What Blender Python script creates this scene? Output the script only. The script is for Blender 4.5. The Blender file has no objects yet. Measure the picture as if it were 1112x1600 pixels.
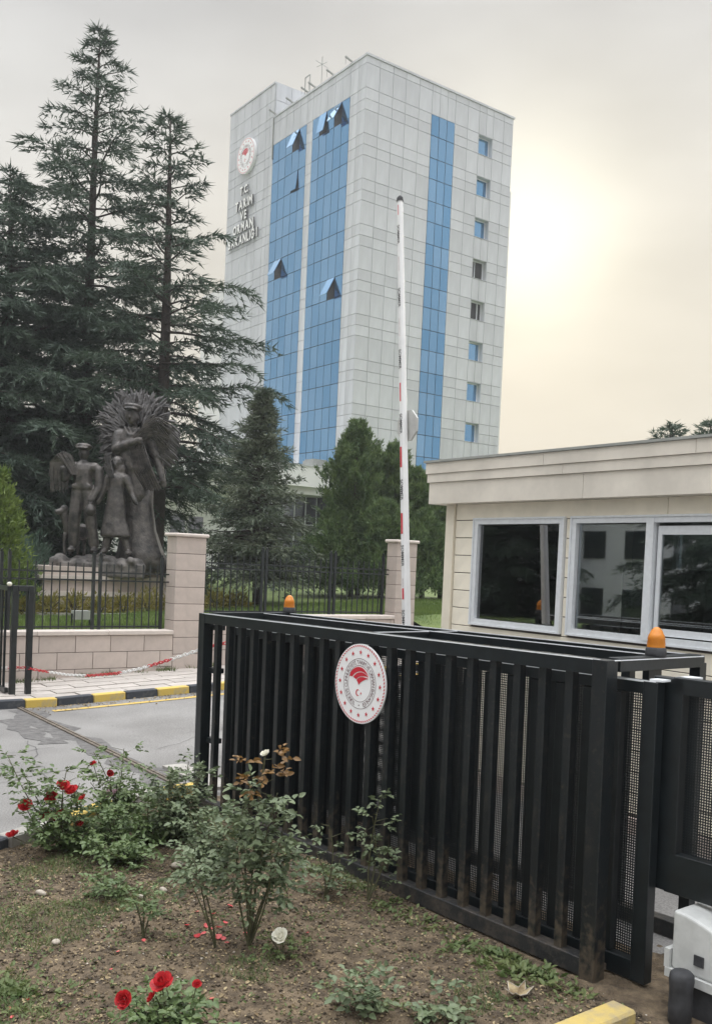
import bpy, bmesh, math, random
import numpy as np
from mathutils import Vector, Matrix

R = math.radians
scene = bpy.context.scene
COL = scene.collection
random.seed(7)

# ------------------------------------------------------------------ camera
# world axes: +X runs along the compound road, +Y along the gate line, the camera looks between them
def make_camera():
    yaw, pitch, roll = R(36.24), R(-2.0), R(2.496)
    cp, sp = math.cos(pitch), math.sin(pitch)
    fw, up0, r0 = Vector((0, cp, sp)), Vector((0, -sp, cp)), Vector((1, 0, 0))
    c, s = math.cos(roll), math.sin(roll)
    r, up = c * r0 + s * up0, -s * r0 + c * up0
    rz = Matrix.Rotation(-yaw, 3, 'Z')
    r, up, fw = rz @ r, rz @ up, rz @ fw
    m = Matrix((r, up, -fw)).transposed().to_4x4()
    m.translation = (0, 0, 2.5)
    cd = bpy.data.cameras.new('camera')
    cd.sensor_width = 36
    cd.lens = 1480 / 1600 * 36
    cd.shift_y = (933 - 800) / 1600
    cd.clip_start, cd.clip_end = 0.05, 2000
    co = bpy.data.objects.new('camera', cd)
    COL.objects.link(co)
    co.matrix_world = m
    scene.camera = co
make_camera()

# ------------------------------------------------------------------ sky, sun, exposure
SUN_EL, SUN_AZ = R(19), R(36.24 + 9)          # azimuth clockwise from +Y
SUN = Vector((math.sin(SUN_AZ) * math.cos(SUN_EL), math.cos(SUN_AZ) * math.cos(SUN_EL), math.sin(SUN_EL)))

def make_world():
    w = bpy.data.worlds.new('World')
    scene.world = w
    w.use_nodes = True
    nt = w.node_tree
    nt.nodes.clear()
    N, Lk = nt.nodes.new, nt.links.new
    def math_(op, a, b=None):
        n = N('ShaderNodeMath'); n.operation = op
        for i, v in enumerate((a, b)):
            if v is None: continue
            if isinstance(v, (int, float)): n.inputs[i].default_value = v
            else: Lk(v, n.inputs[i])
        return n.outputs[0]
    tc = N('ShaderNodeTexCoord')
    sep = N('ShaderNodeSeparateXYZ'); Lk(tc.outputs['Generated'], sep.inputs[0])
    ramp = N('ShaderNodeValToRGB')
    stops = [(0.0, (.23, .225, .213)), (.02, (.258, .253, .242)), (.16, (.280, .276, .266)), (.34, (.292, .289, .282)),
             (.50, (.270, .269, .267)), (.74, (.98, .99, 1.01)), (1.0, (2.05, 2.08, 2.12))]
    e = ramp.color_ramp.elements
    e[0].position, e[0].color = stops[0][0], (*stops[0][1], 1)
    e[1].position, e[1].color = stops[1][0], (*stops[1][1], 1)
    for p, c in stops[2:]:
        q = e.new(p); q.color = (*c, 1)
    Lk(sep.outputs['Z'], ramp.inputs[0])
    # cloud layers
    mp = N('ShaderNodeMapping'); mp.inputs['Scale'].default_value = (1, 1, 2.6)
    Lk(tc.outputs['Generated'], mp.inputs[0])
    nz = N('ShaderNodeTexNoise'); nz.inputs['Scale'].default_value = 2.3
    nz.inputs['Detail'].default_value = 4; nz.inputs['Roughness'].default_value = .45
    Lk(mp.outputs[0], nz.inputs['Vector'])
    cl = N('ShaderNodeMapRange'); cl.inputs[1].default_value = .3; cl.inputs[2].default_value = .72
    cl.inputs[3].default_value = .74; cl.inputs[4].default_value = 1.16
    Lk(nz.outputs[0], cl.inputs[0])
    m1 = N('ShaderNodeVectorMath'); m1.operation = 'SCALE'
    Lk(ramp.outputs[0], m1.inputs[0]); Lk(cl.outputs[0], m1.inputs['Scale'])
    # veiled sun glow
    dt = N('ShaderNodeVectorMath'); dt.operation = 'DOT_PRODUCT'; dt.inputs[1].default_value = SUN
    Lk(tc.outputs['Generated'], dt.inputs[0])
    d0 = math_('MAXIMUM', dt.outputs['Value'], 0.0)
    g1 = math_('MULTIPLY', math_('POWER', d0, 40.0), .045)
    g2 = math_('MULTIPLY', math_('POWER', d0, 300.0), .20)
    g = math_('ADD', g1, g2)
    # the low haze is yellowish towards the veiled sun only
    zc = math_('SUBTRACT', 1.0, math_('MULTIPLY', math_('MAXIMUM', sep.outputs['Z'], 0.0), 1.9))
    wf = math_('MULTIPLY', math_('POWER', d0, 5.0), math_('MAXIMUM', zc, 0.0))
    tint = N('ShaderNodeMix'); tint.data_type = 'RGBA'
    tint.inputs['A'].default_value = (1, 1, 1, 1); tint.inputs['B'].default_value = (1.02, .915, .685, 1)
    Lk(wf, tint.inputs['Factor'])
    m2 = N('ShaderNodeVectorMath'); m2.operation = 'MULTIPLY'
    Lk(m1.outputs[0], m2.inputs[0]); Lk(tint.outputs['Result'], m2.inputs[1]); m1 = m2
    gc = N('ShaderNodeVectorMath'); gc.operation = 'SCALE'; gc.inputs[0].default_value = (1, .98, .74)
    Lk(g, gc.inputs['Scale'])
    ad = N('ShaderNodeVectorMath'); ad.operation = 'ADD'
    Lk(m1.outputs[0], ad.inputs[0]); Lk(gc.outputs[0], ad.inputs[1])
    b_over = N('ShaderNodeBackground'); Lk(ad.outputs[0], b_over.inputs['Color']); b_over.inputs['Strength'].default_value = 1.08
    sky = N('ShaderNodeTexSky'); sky.sky_type = 'NISHITA'; sky.sun_disc = False
    sky.sun_elevation = SUN_EL; sky.sun_rotation = SUN_AZ
    sky.dust_density = 3.0
    b_sky = N('ShaderNodeBackground'); Lk(sky.outputs[0], b_sky.inputs['Color']); b_sky.inputs['Strength'].default_value = .05
    mix = N('ShaderNodeMixShader'); mix.inputs[0].default_value = .975
    Lk(b_sky.outputs[0], mix.inputs[1]); Lk(b_over.outputs[0], mix.inputs[2])
    out = N('ShaderNodeOutputWorld'); Lk(mix.outputs[0], out.inputs[0])
make_world()

def make_sun():
    ld = bpy.data.lights.new('sun', 'SUN')
    ld.energy = 1.2; ld.angle = R(20); ld.color = (1, .93, .8)
    lo = bpy.data.objects.new('sun', ld); COL.objects.link(lo)
    lo.rotation_euler = SUN.to_track_quat('Z', 'Y').to_euler()
    lo.location = SUN * 100
make_sun()
vs = scene.view_settings
vs.view_transform = 'Standard'; vs.look = 'None'; vs.gamma = 1; vs.exposure = 1.28; vs.use_curve_mapping = False

# ------------------------------------------------------------------ materials
MATS = {}
def mat(name, col, rough=.7, var=.12, scale=6.0, bump=0.0, bscale=None, metal=0.0, col2=None, spec=.5, objvar=0.0,
        trans=0.0, detail=5, contrast=(.35, .65), streak=None):
    if name in MATS: return MATS[name]
    m = bpy.data.materials.new(name); m.use_nodes = True
    nt = m.node_tree; N, Lk = nt.nodes.new, nt.links.new
    p = nt.nodes['Principled BSDF']
    p.inputs['Roughness'].default_value = rough
    p.inputs['Metallic'].default_value = metal
    p.inputs['Specular IOR Level'].default_value = spec
    tc = N('ShaderNodeTexCoord')
    nz = N('ShaderNodeTexNoise'); nz.inputs['Scale'].default_value = scale; nz.inputs['Detail'].default_value = detail
    nz.inputs['Roughness'].default_value = .6
    vec = tc.outputs['Object']
    if streak:
        mp = N('ShaderNodeMapping'); mp.inputs['Scale'].default_value = streak; Lk(vec, mp.inputs[0]); Lk(mp.outputs[0], nz.inputs['Vector'])
    else:
        Lk(vec, nz.inputs['Vector'])
    rp = N('ShaderNodeValToRGB')
    c1 = col
    c2 = col2 if col2 else tuple(min(1, c * (1 + var)) for c in col)
    c1 = col if col2 else tuple(c * (1 - var) for c in col)
    rp.color_ramp.elements[0].position = contrast[0]; rp.color_ramp.elements[1].position = contrast[1]
    rp.color_ramp.elements[0].color = (*c1, 1); rp.color_ramp.elements[1].color = (*c2, 1)
    Lk(nz.outputs[0], rp.inputs[0])
    colout = rp.outputs[0]
    if objvar:
        oi = N('ShaderNodeObjectInfo')
        mr = N('ShaderNodeMapRange'); mr.inputs[3].default_value = 1 - objvar; mr.inputs[4].default_value = 1 + objvar
        Lk(oi.outputs['Random'], mr.inputs[0])
        vm = N('ShaderNodeVectorMath'); vm.operation = 'SCALE'
        Lk(colout, vm.inputs[0]); Lk(mr.outputs[0], vm.inputs['Scale']); colout = vm.outputs[0]
    Lk(colout, p.inputs['Base Color'])
    if bump:
        n2 = N('ShaderNodeTexNoise'); n2.inputs['Scale'].default_value = bscale or scale * 5; n2.inputs['Detail'].default_value = 4
        Lk(tc.outputs['Object'], n2.inputs['Vector'])
        b = N('ShaderNodeBump'); b.inputs['Strength'].default_value = bump; b.inputs['Distance'].default_value = .02
        Lk(n2.outputs[0], b.inputs['Height']); Lk(b.outputs[0], p.inputs['Normal'])
    if trans:
        t = N('ShaderNodeBsdfTranslucent'); Lk(colout, t.inputs[0])
        mx = N('ShaderNodeMixShader'); mx.inputs[0].default_value = trans
        Lk(p.outputs[0], mx.inputs[1]); Lk(t.outputs[0], mx.inputs[2])
        Lk(mx.outputs[0], nt.nodes['Material Output'].inputs[0])
    MATS[name] = m
    return m

def glass(name, tint, refl=.0, rough=.02, ior=1.5):
    if name in MATS: return MATS[name]
    m = bpy.data.materials.new(name); m.use_nodes = True
    nt = m.node_tree; N, Lk = nt.nodes.new, nt.links.new
    nt.nodes.remove(nt.nodes['Principled BSDF'])
    tr = N('ShaderNodeBsdfTransparent'); tr.inputs[0].default_value = (*tint, 1)
    gl = N('ShaderNodeBsdfGlossy'); gl.inputs['Roughness'].default_value = rough; gl.inputs[0].default_value = (.95, .97, 1, 1)
    fr = N('ShaderNodeFresnel'); fr.inputs[0].default_value = ior
    ad = N('ShaderNodeMath'); ad.operation = 'ADD'; ad.inputs[1].default_value = refl; Lk(fr.outputs[0], ad.inputs[0])
    mx = N('ShaderNodeMixShader'); Lk(ad.outputs[0], mx.inputs[0]); Lk(tr.outputs[0], mx.inputs[1]); Lk(gl.outputs[0], mx.inputs[2])
    Lk(mx.outputs[0], nt.nodes['Material Output'].inputs[0])
    MATS[name] = m
    return m

M_black = mat('black_gate_paint', (.009, .0125, .0145), .34, .25, 9, .03, 60)
M_rust = mat('worn_black_paint', (.008, .011, .013), .38, 0, 14, .08, 70, col2=(.036, .032, .028), contrast=(.52, .85), streak=(3, 3, .5))
def mudpaint():
    m = mat('mud_splashed_gate_paint', (.008, .011, .013), .38, 0, 14, .08, 70, col2=(.034, .031, .028), contrast=(.52, .85))
    nt = m.node_tree; N, Lk = nt.nodes.new, nt.links.new; p = nt.nodes['Principled BSDF']; old = p.inputs['Base Color'].links[0].from_socket
    tc = N('ShaderNodeTexCoord'); sp = N('ShaderNodeSeparateXYZ'); Lk(tc.outputs['Object'], sp.inputs[0])
    ng = N('ShaderNodeNewGeometry'); n = N('ShaderNodeTexNoise'); n.inputs['Scale'].default_value = 22; n.inputs['Detail'].default_value = 5; Lk(ng.outputs['Position'], n.inputs['Vector'])
    mr = N('ShaderNodeMapRange'); mr.inputs[1].default_value = -.35; mr.inputs[2].default_value = -.95; mr.inputs[3].default_value = 0; mr.inputs[4].default_value = .40; Lk(sp.outputs['Z'], mr.inputs[0])
    ad = N('ShaderNodeMath'); ad.operation = 'ADD'; Lk(n.outputs[0], ad.inputs[0]); Lk(mr.outputs[0], ad.inputs[1])
    st = N('ShaderNodeMapRange'); st.inputs[1].default_value = .62; st.inputs[2].default_value = .92; Lk(ad.outputs[0], st.inputs[0])
    mx = N('ShaderNodeMix'); mx.data_type = 'RGBA'; mx.inputs['B'].default_value = (.085, .068, .05, 1)
    Lk(st.outputs[0], mx.inputs['Factor']); Lk(old, mx.inputs['A']); Lk(mx.outputs['Result'], p.inputs['Base Color'])
    return m
M_rust = mudpaint()
M_dusty = mat('dusty_gate_rail', (.016, .017, .018), .6, 0, 10, .3, 50, col2=(.075, .062, .05), contrast=(.45, .7))
M_facade = mat('white_facade_panel', (.545, .56, .58), .5, .10, .9, .03, 4, objvar=.07, streak=(1.3, 1.3, .22))
M_joint = mat('dark_joint', (.27, .27, .275), .9, .1)
M_mull = mat('dark_mullion', (.012, .016, .022), .4, .1)
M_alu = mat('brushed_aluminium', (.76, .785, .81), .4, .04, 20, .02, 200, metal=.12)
M_cream = mat('cream_cladding', (.85, .79, .665), .6, .07, 3, .05, 40, objvar=.02)
M_fascia = mat('cream_fascia', (.70, .65, .57), .5, .10, 2.2, .02, 30)
M_cream_trim = mat('cream_trim', (.76, .70, .58), .55, .04, 3)
M_stone = mat('pinkish_andesite', (.46, .395, .355), .85, .07, 5, .1, 70, objvar=.05)
M_stonejoint = mat('stone_mortar', (.12, .10, .09), .95, .1)
M_coping = mat('pale_coping_stone', (.55, .49, .445), .8, .06, 5, .1, 70, objvar=.04)
M_slab = mat('paving_slab', (.40, .365, .335), .9, .1, 4, .15, 60, objvar=.08)
M_yellow = mat('yellow_kerb_paint', (.56, .40, .09), .75, 0, 7, .2, 60, col2=(.36, .31, .20), contrast=(.5, .72))
M_yellow2 = mat('dirty_yellow_kerb_paint', (.50, .375, .12), .85, 0, 9, .3, 50, col2=(.34, .28, .17), contrast=(.42, .68))
M_kblack = mat('black_kerb_paint', (.035, .04, .05), .75, 0, 8, .2, 60, col2=(.10, .10, .10), contrast=(.55, .8))
M_yline = mat('worn_yellow_line', (.52, .36, .09), .85, 0, 5, .1, 80, col2=(.30, .25, .18), contrast=(.48, .72))
M_patch = mat('dark_asphalt_patch', (.12, .115, .112), .9, .3, 9, .5, 120)
M_crack = mat('tar_crack', (.09, .088, .085), .95, .2, 9)
M_steel = mat('worn_steel_rail', (.20, .17, .14), .5, .3, 12, .1, 90, metal=.6)
M_concrete = mat('pale_concrete', (.33, .315, .29), .9, .15, 8, .2, 80)
M_bronze = mat('weathered_bronze', (.034, .033, .033), .42, 0, 4.5, .7, 22, metal=.5, col2=(.145, .13, .12), contrast=(.32, .7))
M_bronze2 = mat('dark_bronze_sheaf', (.038, .036, .037), .55, 0, 5, .4, 40, metal=.3, col2=(.12, .112, .11), contrast=(.3, .7))
M_rock = mat('bronze_rock', (.05, .046, .044), .75, 0, 3, .8, 9, col2=(.22, .20, .185), contrast=(.38, .68))
M_bark = mat('bark', (.05, .04, .034), .95, .3, 8, .8, 25)
M_cedar = mat('cedar_needles', (.036, .062, .046), .6, 0, .55, col2=(.078, .112, .072), trans=.25, contrast=(.3, .7))
M_spruce = mat('spruce_needles', (.068, .095, .066), .6, 0, 1.1, col2=(.15, .168, .105), trans=.22, contrast=(.35, .75))
M_cypress = mat('cypress_sprays', (.06, .105, .042), .6, 0, 2.6, col2=(.17, .24, .085), trans=.3, contrast=(.35, .7))
M_thuja = mat('light_thuja', (.10, .16, .03), .6, 0, 2, col2=(.20, .26, .06), trans=.3)
M_juniper = mat('blue_juniper', (.045, .085, .06), .6, 0, 2, col2=(.09, .14, .10), trans=.25)
M_yshrub = mat('yellowing_shrub', (.16, .15, .035), .7, 0, 3, col2=(.30, .25, .06), trans=.3)
M_grassb = mat('grass_blade', (.085, .14, .028), .7, 0, 1.2, col2=(.15, .21, .05), trans=.3)
M_lawn = mat('lawn', (.07, .108, .026), .95, 0, 1.6, .6, 60, col2=(.125, .165, .045))
M_earth = mat('bare_ground', (.17, .155, .135), .95, .2, .3, .4, 6)
M_soil = mat('garden_soil', (.048, .034, .021), .97, 0, 9, 1.0, 60, col2=(.195, .145, .092), contrast=(.34, .68), detail=10)
M_clod = mat('soil_clod', (.055, .041, .027), .97, 0, 25, 1.0, 90, col2=(.20, .155, .105), objvar=.1)
M_pebble = mat('pale_pebble', (.30, .26, .21), .85, 0, 12, .2, 60, col2=(.50, .45, .38))
M_litter = mat('dry_leaf_litter', (.14, .092, .045), .85, 0, 14, col2=(.46, .37, .22), trans=.2)
M_weed = mat('weed_leaf', (.07, .115, .032), .6, 0, 5, col2=(.17, .20, .075), trans=.3)
M_rose = mat('rose_leaf', (.068, .115, .038), .5, 0, 9, col2=(.165, .22, .085), trans=.22, contrast=(.3, .72))
M_roseblue = mat('greyish_rose_leaf', (.08, .118, .058), .5, 0, 9, col2=(.205, .245, .135), trans=.2, contrast=(.3, .72))
M_roseyoung = mat('young_bronze_leaf', (.20, .11, .035), .5, .3, 9, trans=.3)
M_stem = mat('rose_stem', (.075, .075, .035), .8, .3, 14, .3, 60)
M_stemb = mat('woody_rose_stem', (.10, .07, .045), .9, .3, 14, .3, 60)
M_red = mat('red_petal', (.36, .010, .016), .6, 0, 40, trans=.25, col2=(.60, .03, .035))
M_pink = mat('fallen_pink_petal', (.70, .12, .12), .6, .3, 20, trans=.25)
M_palepink = mat('pale_pink_petal', (.72, .50, .58), .6, .1, 20, trans=.25)
M_white = mat('white_petal', (.80, .78, .68), .6, .08, 20, trans=.25)
M_signwhite = mat('white_sign_enamel', (.86, .865, .87), .35, .02, 5)
M_signred = mat('red_print', (.56, .022, .04), .4, .04, 5)
M_signgrey = mat('grey_print', (.16, .08, .09), .5, .05, 5)
M_letter = mat('pale_metal_letters', (.84, .84, .82), .4, .02, 3)
M_letret = mat('shaded_letter_return', (.13, .13, .13), .5, .05, 3)  # side shade of the raised letters, put into the colour
M_boom = mat('white_boom_paint', (.78, .78, .78), .35, .05, 3)
M_boomred = mat('red_reflective_strip', (.60, .05, .07), .45, 0, 18, col2=(.70, .25, .25), contrast=(.55, .8))
M_boomfaded = mat('faded_strip', (.55, .48, .48), .6, 0, 20, col2=(.72, .70, .70))
M_ink = mat('black_ink', (.012, .012, .012), .5, .1)
M_platebk = mat('weathered_plate_back', (.50, .50, .48), .6, .12, 5, .05, 30)
M_amber = mat('amber_plastic', (.72, .27, .03), .3, .06, 8, trans=.3)
M_rubber = mat('dusty_black_plastic', (.035, .036, .04), .7, .3, 12)
M_motor = mat('white_motor_housing', (.52, .53, .52), .55, .12, 6, .05, 40)
M_chred = mat('red_chain_plastic', (.52, .03, .04), .45, .15, 9)
M_chwhite = mat('white_chain_plastic', (.74, .73, .71), .45, .06, 9)
M_whitewall = mat('white_render', (.70, .70, .69), .7, .04, .6, .03, 5)
M_int = mat('kiosk_interior', (.50, .49, .46), .8, .1, 2)
M_int2 = mat('kiosk_furniture', (.07, .06, .05), .6, .2, 4)
M_kglass = glass('dark_window_glass', (.66, .70, .71), .15)
M_pglass = glass('grey_window_glass', (.30, .34, .36), .12)
M_floodl = mat('grey_floodlight', (.30, .31, .29), .6, .1)
M_twall = mat('stained_white_wall', (.55, .55, .53), .8, .1, .7)

def asphalt():
    m = bpy.data.materials.new('aged_asphalt'); m.use_nodes = True
    nt = m.node_tree; N, Lk = nt.nodes.new, nt.links.new
    p = nt.nodes['Principled BSDF']; p.inputs['Roughness'].default_value = .92; p.inputs['Specular IOR Level'].default_value = .3
    tc = N('ShaderNodeTexCoord')
    a = N('ShaderNodeTexNoise'); a.inputs['Scale'].default_value = .55; a.inputs['Detail'].default_value = 5; Lk(tc.outputs['Object'], a.inputs['Vector'])
    b = N('ShaderNodeTexNoise'); b.inputs['Scale'].default_value = 60; b.inputs['Detail'].default_value = 3; Lk(tc.outputs['Object'], b.inputs['Vector'])
    r1 = N('ShaderNodeValToRGB'); r1.color_ramp.elements[0].color = (.16, .154, .148, 1); r1.color_ramp.elements[1].color = (.25, .243, .235, 1)
    r1.color_ramp.elements[0].position = .35; r1.color_ramp.elements[1].position = .68
    Lk(a.outputs[0], r1.inputs[0])
    mr = N('ShaderNodeMapRange'); mr.inputs[1].default_value = .35; mr.inputs[2].default_value = .65; mr.inputs[3].default_value = .78; mr.inputs[4].default_value = 1.18
    Lk(b.outputs[0], mr.inputs[0])
    vm = N('ShaderNodeVectorMath'); vm.operation = 'SCALE'; Lk(r1.outputs[0], vm.inputs[0]); Lk(mr.outputs[0], vm.inputs['Scale'])
    Lk(vm.outputs[0], p.inputs['Base Color'])
    bp = N('ShaderNodeBump'); bp.inputs['Strength'].default_value = .5; bp.inputs['Distance'].default_value = .008
    Lk(b.outputs[0], bp.inputs['Height']); Lk(bp.outputs[0], p.inputs['Normal'])
    return m
M_asphalt = asphalt()

def blueglass():
    m = bpy.data.materials.new('blue_mirror_glass'); m.use_nodes = True
    nt = m.node_tree; N, Lk = nt.nodes.new, nt.links.new
    p = nt.nodes['Principled BSDF']; p.inputs['Roughness'].default_value = .04; p.inputs['Metallic'].default_value = .9
    oi = N('ShaderNodeObjectInfo')
    rp = N('ShaderNodeValToRGB')
    rp.color_ramp.elements[0].color = (.15, .34, .56, 1); rp.color_ramp.elements[1].color = (.205, .40, .62, 1)
    q = rp.color_ramp.elements.new(.93); q.color = (.235, .425, .64, 1); rp.color_ramp.elements[1].position = .88
    Lk(oi.outputs['Random'], rp.inputs[0]); Lk(rp.outputs[0], p.inputs['Base Color'])
    tc = N('ShaderNodeTexCoord'); n = N('ShaderNodeTexNoise'); n.inputs['Scale'].default_value = 1.3; Lk(tc.outputs['Object'], n.inputs['Vector'])
    b = N('ShaderNodeBump'); b.inputs['Strength'].default_value = .12; b.inputs['Distance'].default_value = .05
    Lk(n.outputs[0], b.inputs['Height']); Lk(b.outputs[0], p.inputs['Normal'])
    return m
M_blue = blueglass()

# ------------------------------------------------------------------ mesh helpers
class MB:
    def __init__(s): s.v, s.f = [], []
    def add(s, vs, fs):
        o = len(s.v); s.v += [tuple(v) for v in vs]; s.f += [tuple(i + o for i in f) for f in fs]; return s
    def box(s, x0, y0, z0, x1, y1, z1):
        v = [(x0, y0, z0), (x1, y0, z0), (x1, y1, z0), (x0, y1, z0), (x0, y0, z1), (x1, y0, z1), (x1, y1, z1), (x0, y1, z1)]
        return s.add(v, [(0, 3, 2, 1), (4, 5, 6, 7), (0, 1, 5, 4), (1, 2, 6, 5), (2, 3, 7, 6), (3, 0, 4, 7)])
    def beam(s, a, b, w, h, up=(0, 0, 1)):
        a, b = Vector(a), Vector(b); d = (b - a).normalized(); u = Vector(up)
        sx = d.cross(u); sx = (sx if sx.length > 1e-4 else d.cross(Vector((1, 0, 0)))).normalized(); uy = sx.cross(d).normalized()
        v = []
        for p in (a, b):
            for i, j in ((-1, -1), (1, -1), (1, 1), (-1, 1)): v.append(p + sx * i * w / 2 + uy * j * h / 2)
        return s.add(v, [(0, 1, 2, 3), (7, 6, 5, 4), (0, 4, 5, 1), (1, 5, 6, 2), (2, 6, 7, 3), (3, 7, 4, 0)])
    def tube(s, pts, rad, n=6, cap=True):
        pts = [Vector(p) for p in pts]
        if not hasattr(rad, '__len__'): rad = [rad] * len(pts)
        v = []; prev = None
        for i, p in enumerate(pts):
            t = (pts[min(i + 1, len(pts) - 1)] - pts[max(i - 1, 0)])
            t = t.normalized() if t.length > 1e-9 else Vector((0, 0, 1))
            if prev is None: prev = t.cross(Vector((.3, .2, 1)) if abs(t.z) < .9 else Vector((1, .1, 0))).normalized()
            prev = (prev - t * prev.dot(t)).normalized(); q = t.cross(prev)
            for k in range(n):
                a = 2 * math.pi * k / n; v.append(p + (prev * math.cos(a) + q * math.sin(a)) * rad[i])
        f = []
        for i in range(len(pts) - 1):
            for k in range(n):
                a, b = i * n + k, i * n + (k + 1) % n; f.append((a, b, b + n, a + n))
        if cap: f += [tuple(range(n - 1, -1, -1)), tuple(range((len(pts) - 1) * n, len(pts) * n))]
        return s.add(v, f)
    def lathe(s, c, prof, n=16):      # prof: list of (r, z)
        v, f = [], []
        for r, z in prof:
            for k in range(n):
                a = 2 * math.pi * k / n; v.append((c[0] + r * math.cos(a), c[1] + r * math.sin(a), c[2] + z))
        for i in range(len(prof) - 1):
            for k in range(n):
                a, b = i * n + k, i * n + (k + 1) % n; f.append((a, b, b + n, a + n))
        f += [tuple(range(n - 1, -1, -1)), tuple(range((len(prof) - 1) * n, len(prof) * n))]
        return s.add(v, f)
    def ell(s, c, r, n=10, m=7, rot=None):
        v, f = [], []
        for i in range(m + 1):
            th = math.pi * i / m
            for k in range(n):
                a = 2 * math.pi * k / n
                p = Vector((r[0] * math.sin(th) * math.cos(a), r[1] * math.sin(th) * math.sin(a), -r[2] * math.cos(th)))
                if rot: p = rot @ p
                v.append(Vector(c) + p)
        for i in range(m):
            for k in range(n):
                a, b = i * n + k, i * n + (k + 1) % n; f.append((a, b, b + n, a + n))
        return s.add(v, f)
    def prism(s, poly, o, ax, ay, an, d):      # flat polygon extruded d along an
        o, ax, ay, an = Vector(o), Vector(ax), Vector(ay), Vector(an); n = len(poly)
        v = [o + ax * x + ay * y for x, y in poly] + [o + ax * x + ay * y + an * d for x, y in poly]
        f = [tuple(range(n - 1, -1, -1)), tuple(range(n, 2 * n))] + [(i, (i + 1) % n, (i + 1) % n + n, i + n) for i in range(n)]
        return s.add(v, f)
    def mesh(s, name, material, smooth=False):
        me = bpy.data.meshes.new(name); me.from_pydata([tuple(v) for v in s.v], [], s.f)
        if material: me.materials.append(material)
        me.validate()
        if smooth: me.shade_smooth()
        me.update()
        return me

def fixnormals(me):
    b = bmesh.new(); b.from_mesh(me); bmesh.ops.recalc_face_normals(b, faces=b.faces); b.to_mesh(me); b.free()

def npmesh(name, V, F, material, smooth=False):
    """V (n,3), F (m,k) with constant k"""
    me = bpy.data.meshes.new(name); V = np.asarray(V, np.float32); F = np.asarray(F, np.int32); k = F.shape[1]
    me.vertices.add(len(V)); me.vertices.foreach_set('co', V.ravel())
    me.loops.add(F.size); me.loops.foreach_set('vertex_index', F.ravel())
    me.polygons.add(len(F)); me.polygons.foreach_set('loop_start', np.arange(0, F.size, k, dtype=np.int32))
    me.polygons.foreach_set('loop_total', np.full(len(F), k, np.int32))
    me.update(calc_edges=True)
    if material: me.materials.append(material)
    if smooth: me.shade_smooth()
    return me

def tag(o, label=None, cat=None, group=None, kind=None):
    if label: o['label'] = label
    if cat: o['category'] = cat
    if group: o['group'] = group
    if kind: o['kind'] = kind
    return o
def link(name, me, parent=None, loc=None):
    o = bpy.data.objects.new(name, me); COL.objects.link(o)
    if parent is not None: o.parent = parent
    if loc is not None: o.location = loc
    return o
def root(name, loc, label, cat, group=None, rot=None):
    o = bpy.data.objects.new(name, None); COL.objects.link(o); o.location = loc; o.empty_display_size = .2
    if rot: o.rotation_euler = rot
    return tag(o, label, cat, group)
def part(name, mb, m, parent, local=False, smooth=False, kind=None, label=None, fix=False):
    """mesh given in world coordinates (local=True: in the parent's own coordinates)"""
    me = mb.mesh(name, m, smooth) if isinstance(mb, MB) else mb
    if fix: fixnormals(me)
    o = link(name, me, parent)
    if not local: o.location = -Vector(parent.location) if parent.parent is None else (0, 0, 0)
    if kind: o['kind'] = kind
    if label: o['label'] = label
    return o
def struct(name, mb, m, kind='structure', smooth=False):
    me = mb.mesh(name, m, smooth) if isinstance(mb, MB) else mb
    return tag(link(name, me), kind=kind)
BOXC = {}
def boxmesh(dx, dy, dz, m, bev=0.0, name='piece'):
    k = (round(dx, 3), round(dy, 3), round(dz, 3), m.name, bev)
    if k not in BOXC:
        me = MB().box(-dx / 2, -dy / 2, -dz / 2, dx / 2, dy / 2, dz / 2).mesh(name, m)
        if bev:
            b = bmesh.new(); b.from_mesh(me)
            bmesh.ops.bevel(b, geom=b.edges[:] , offset=bev, segments=1, affect='EDGES'); b.to_mesh(me); b.free()
        BOXC[k] = me
    return BOXC[k]
def piece(name, c, d, m, parent, bev=0.0, rot=None, local=False):
    """one box-shaped piece, centre c, size d, sharing mesh data with its like"""
    o = link(name, boxmesh(*d, m, bev, name), parent)
    off = Vector((0, 0, 0)) if (local or parent is None or parent.parent is not None or parent.get('kind') == 'structure') else -Vector(parent.location)
    o.location = Vector(c) + off
    if rot: o.rotation_euler = rot
    return o
def copy_tree(o, parent=None):
    c = o.copy(); COL.objects.link(c); c.parent = parent
    for ch in list(o.children): copy_tree(ch, c)
    return c

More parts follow.
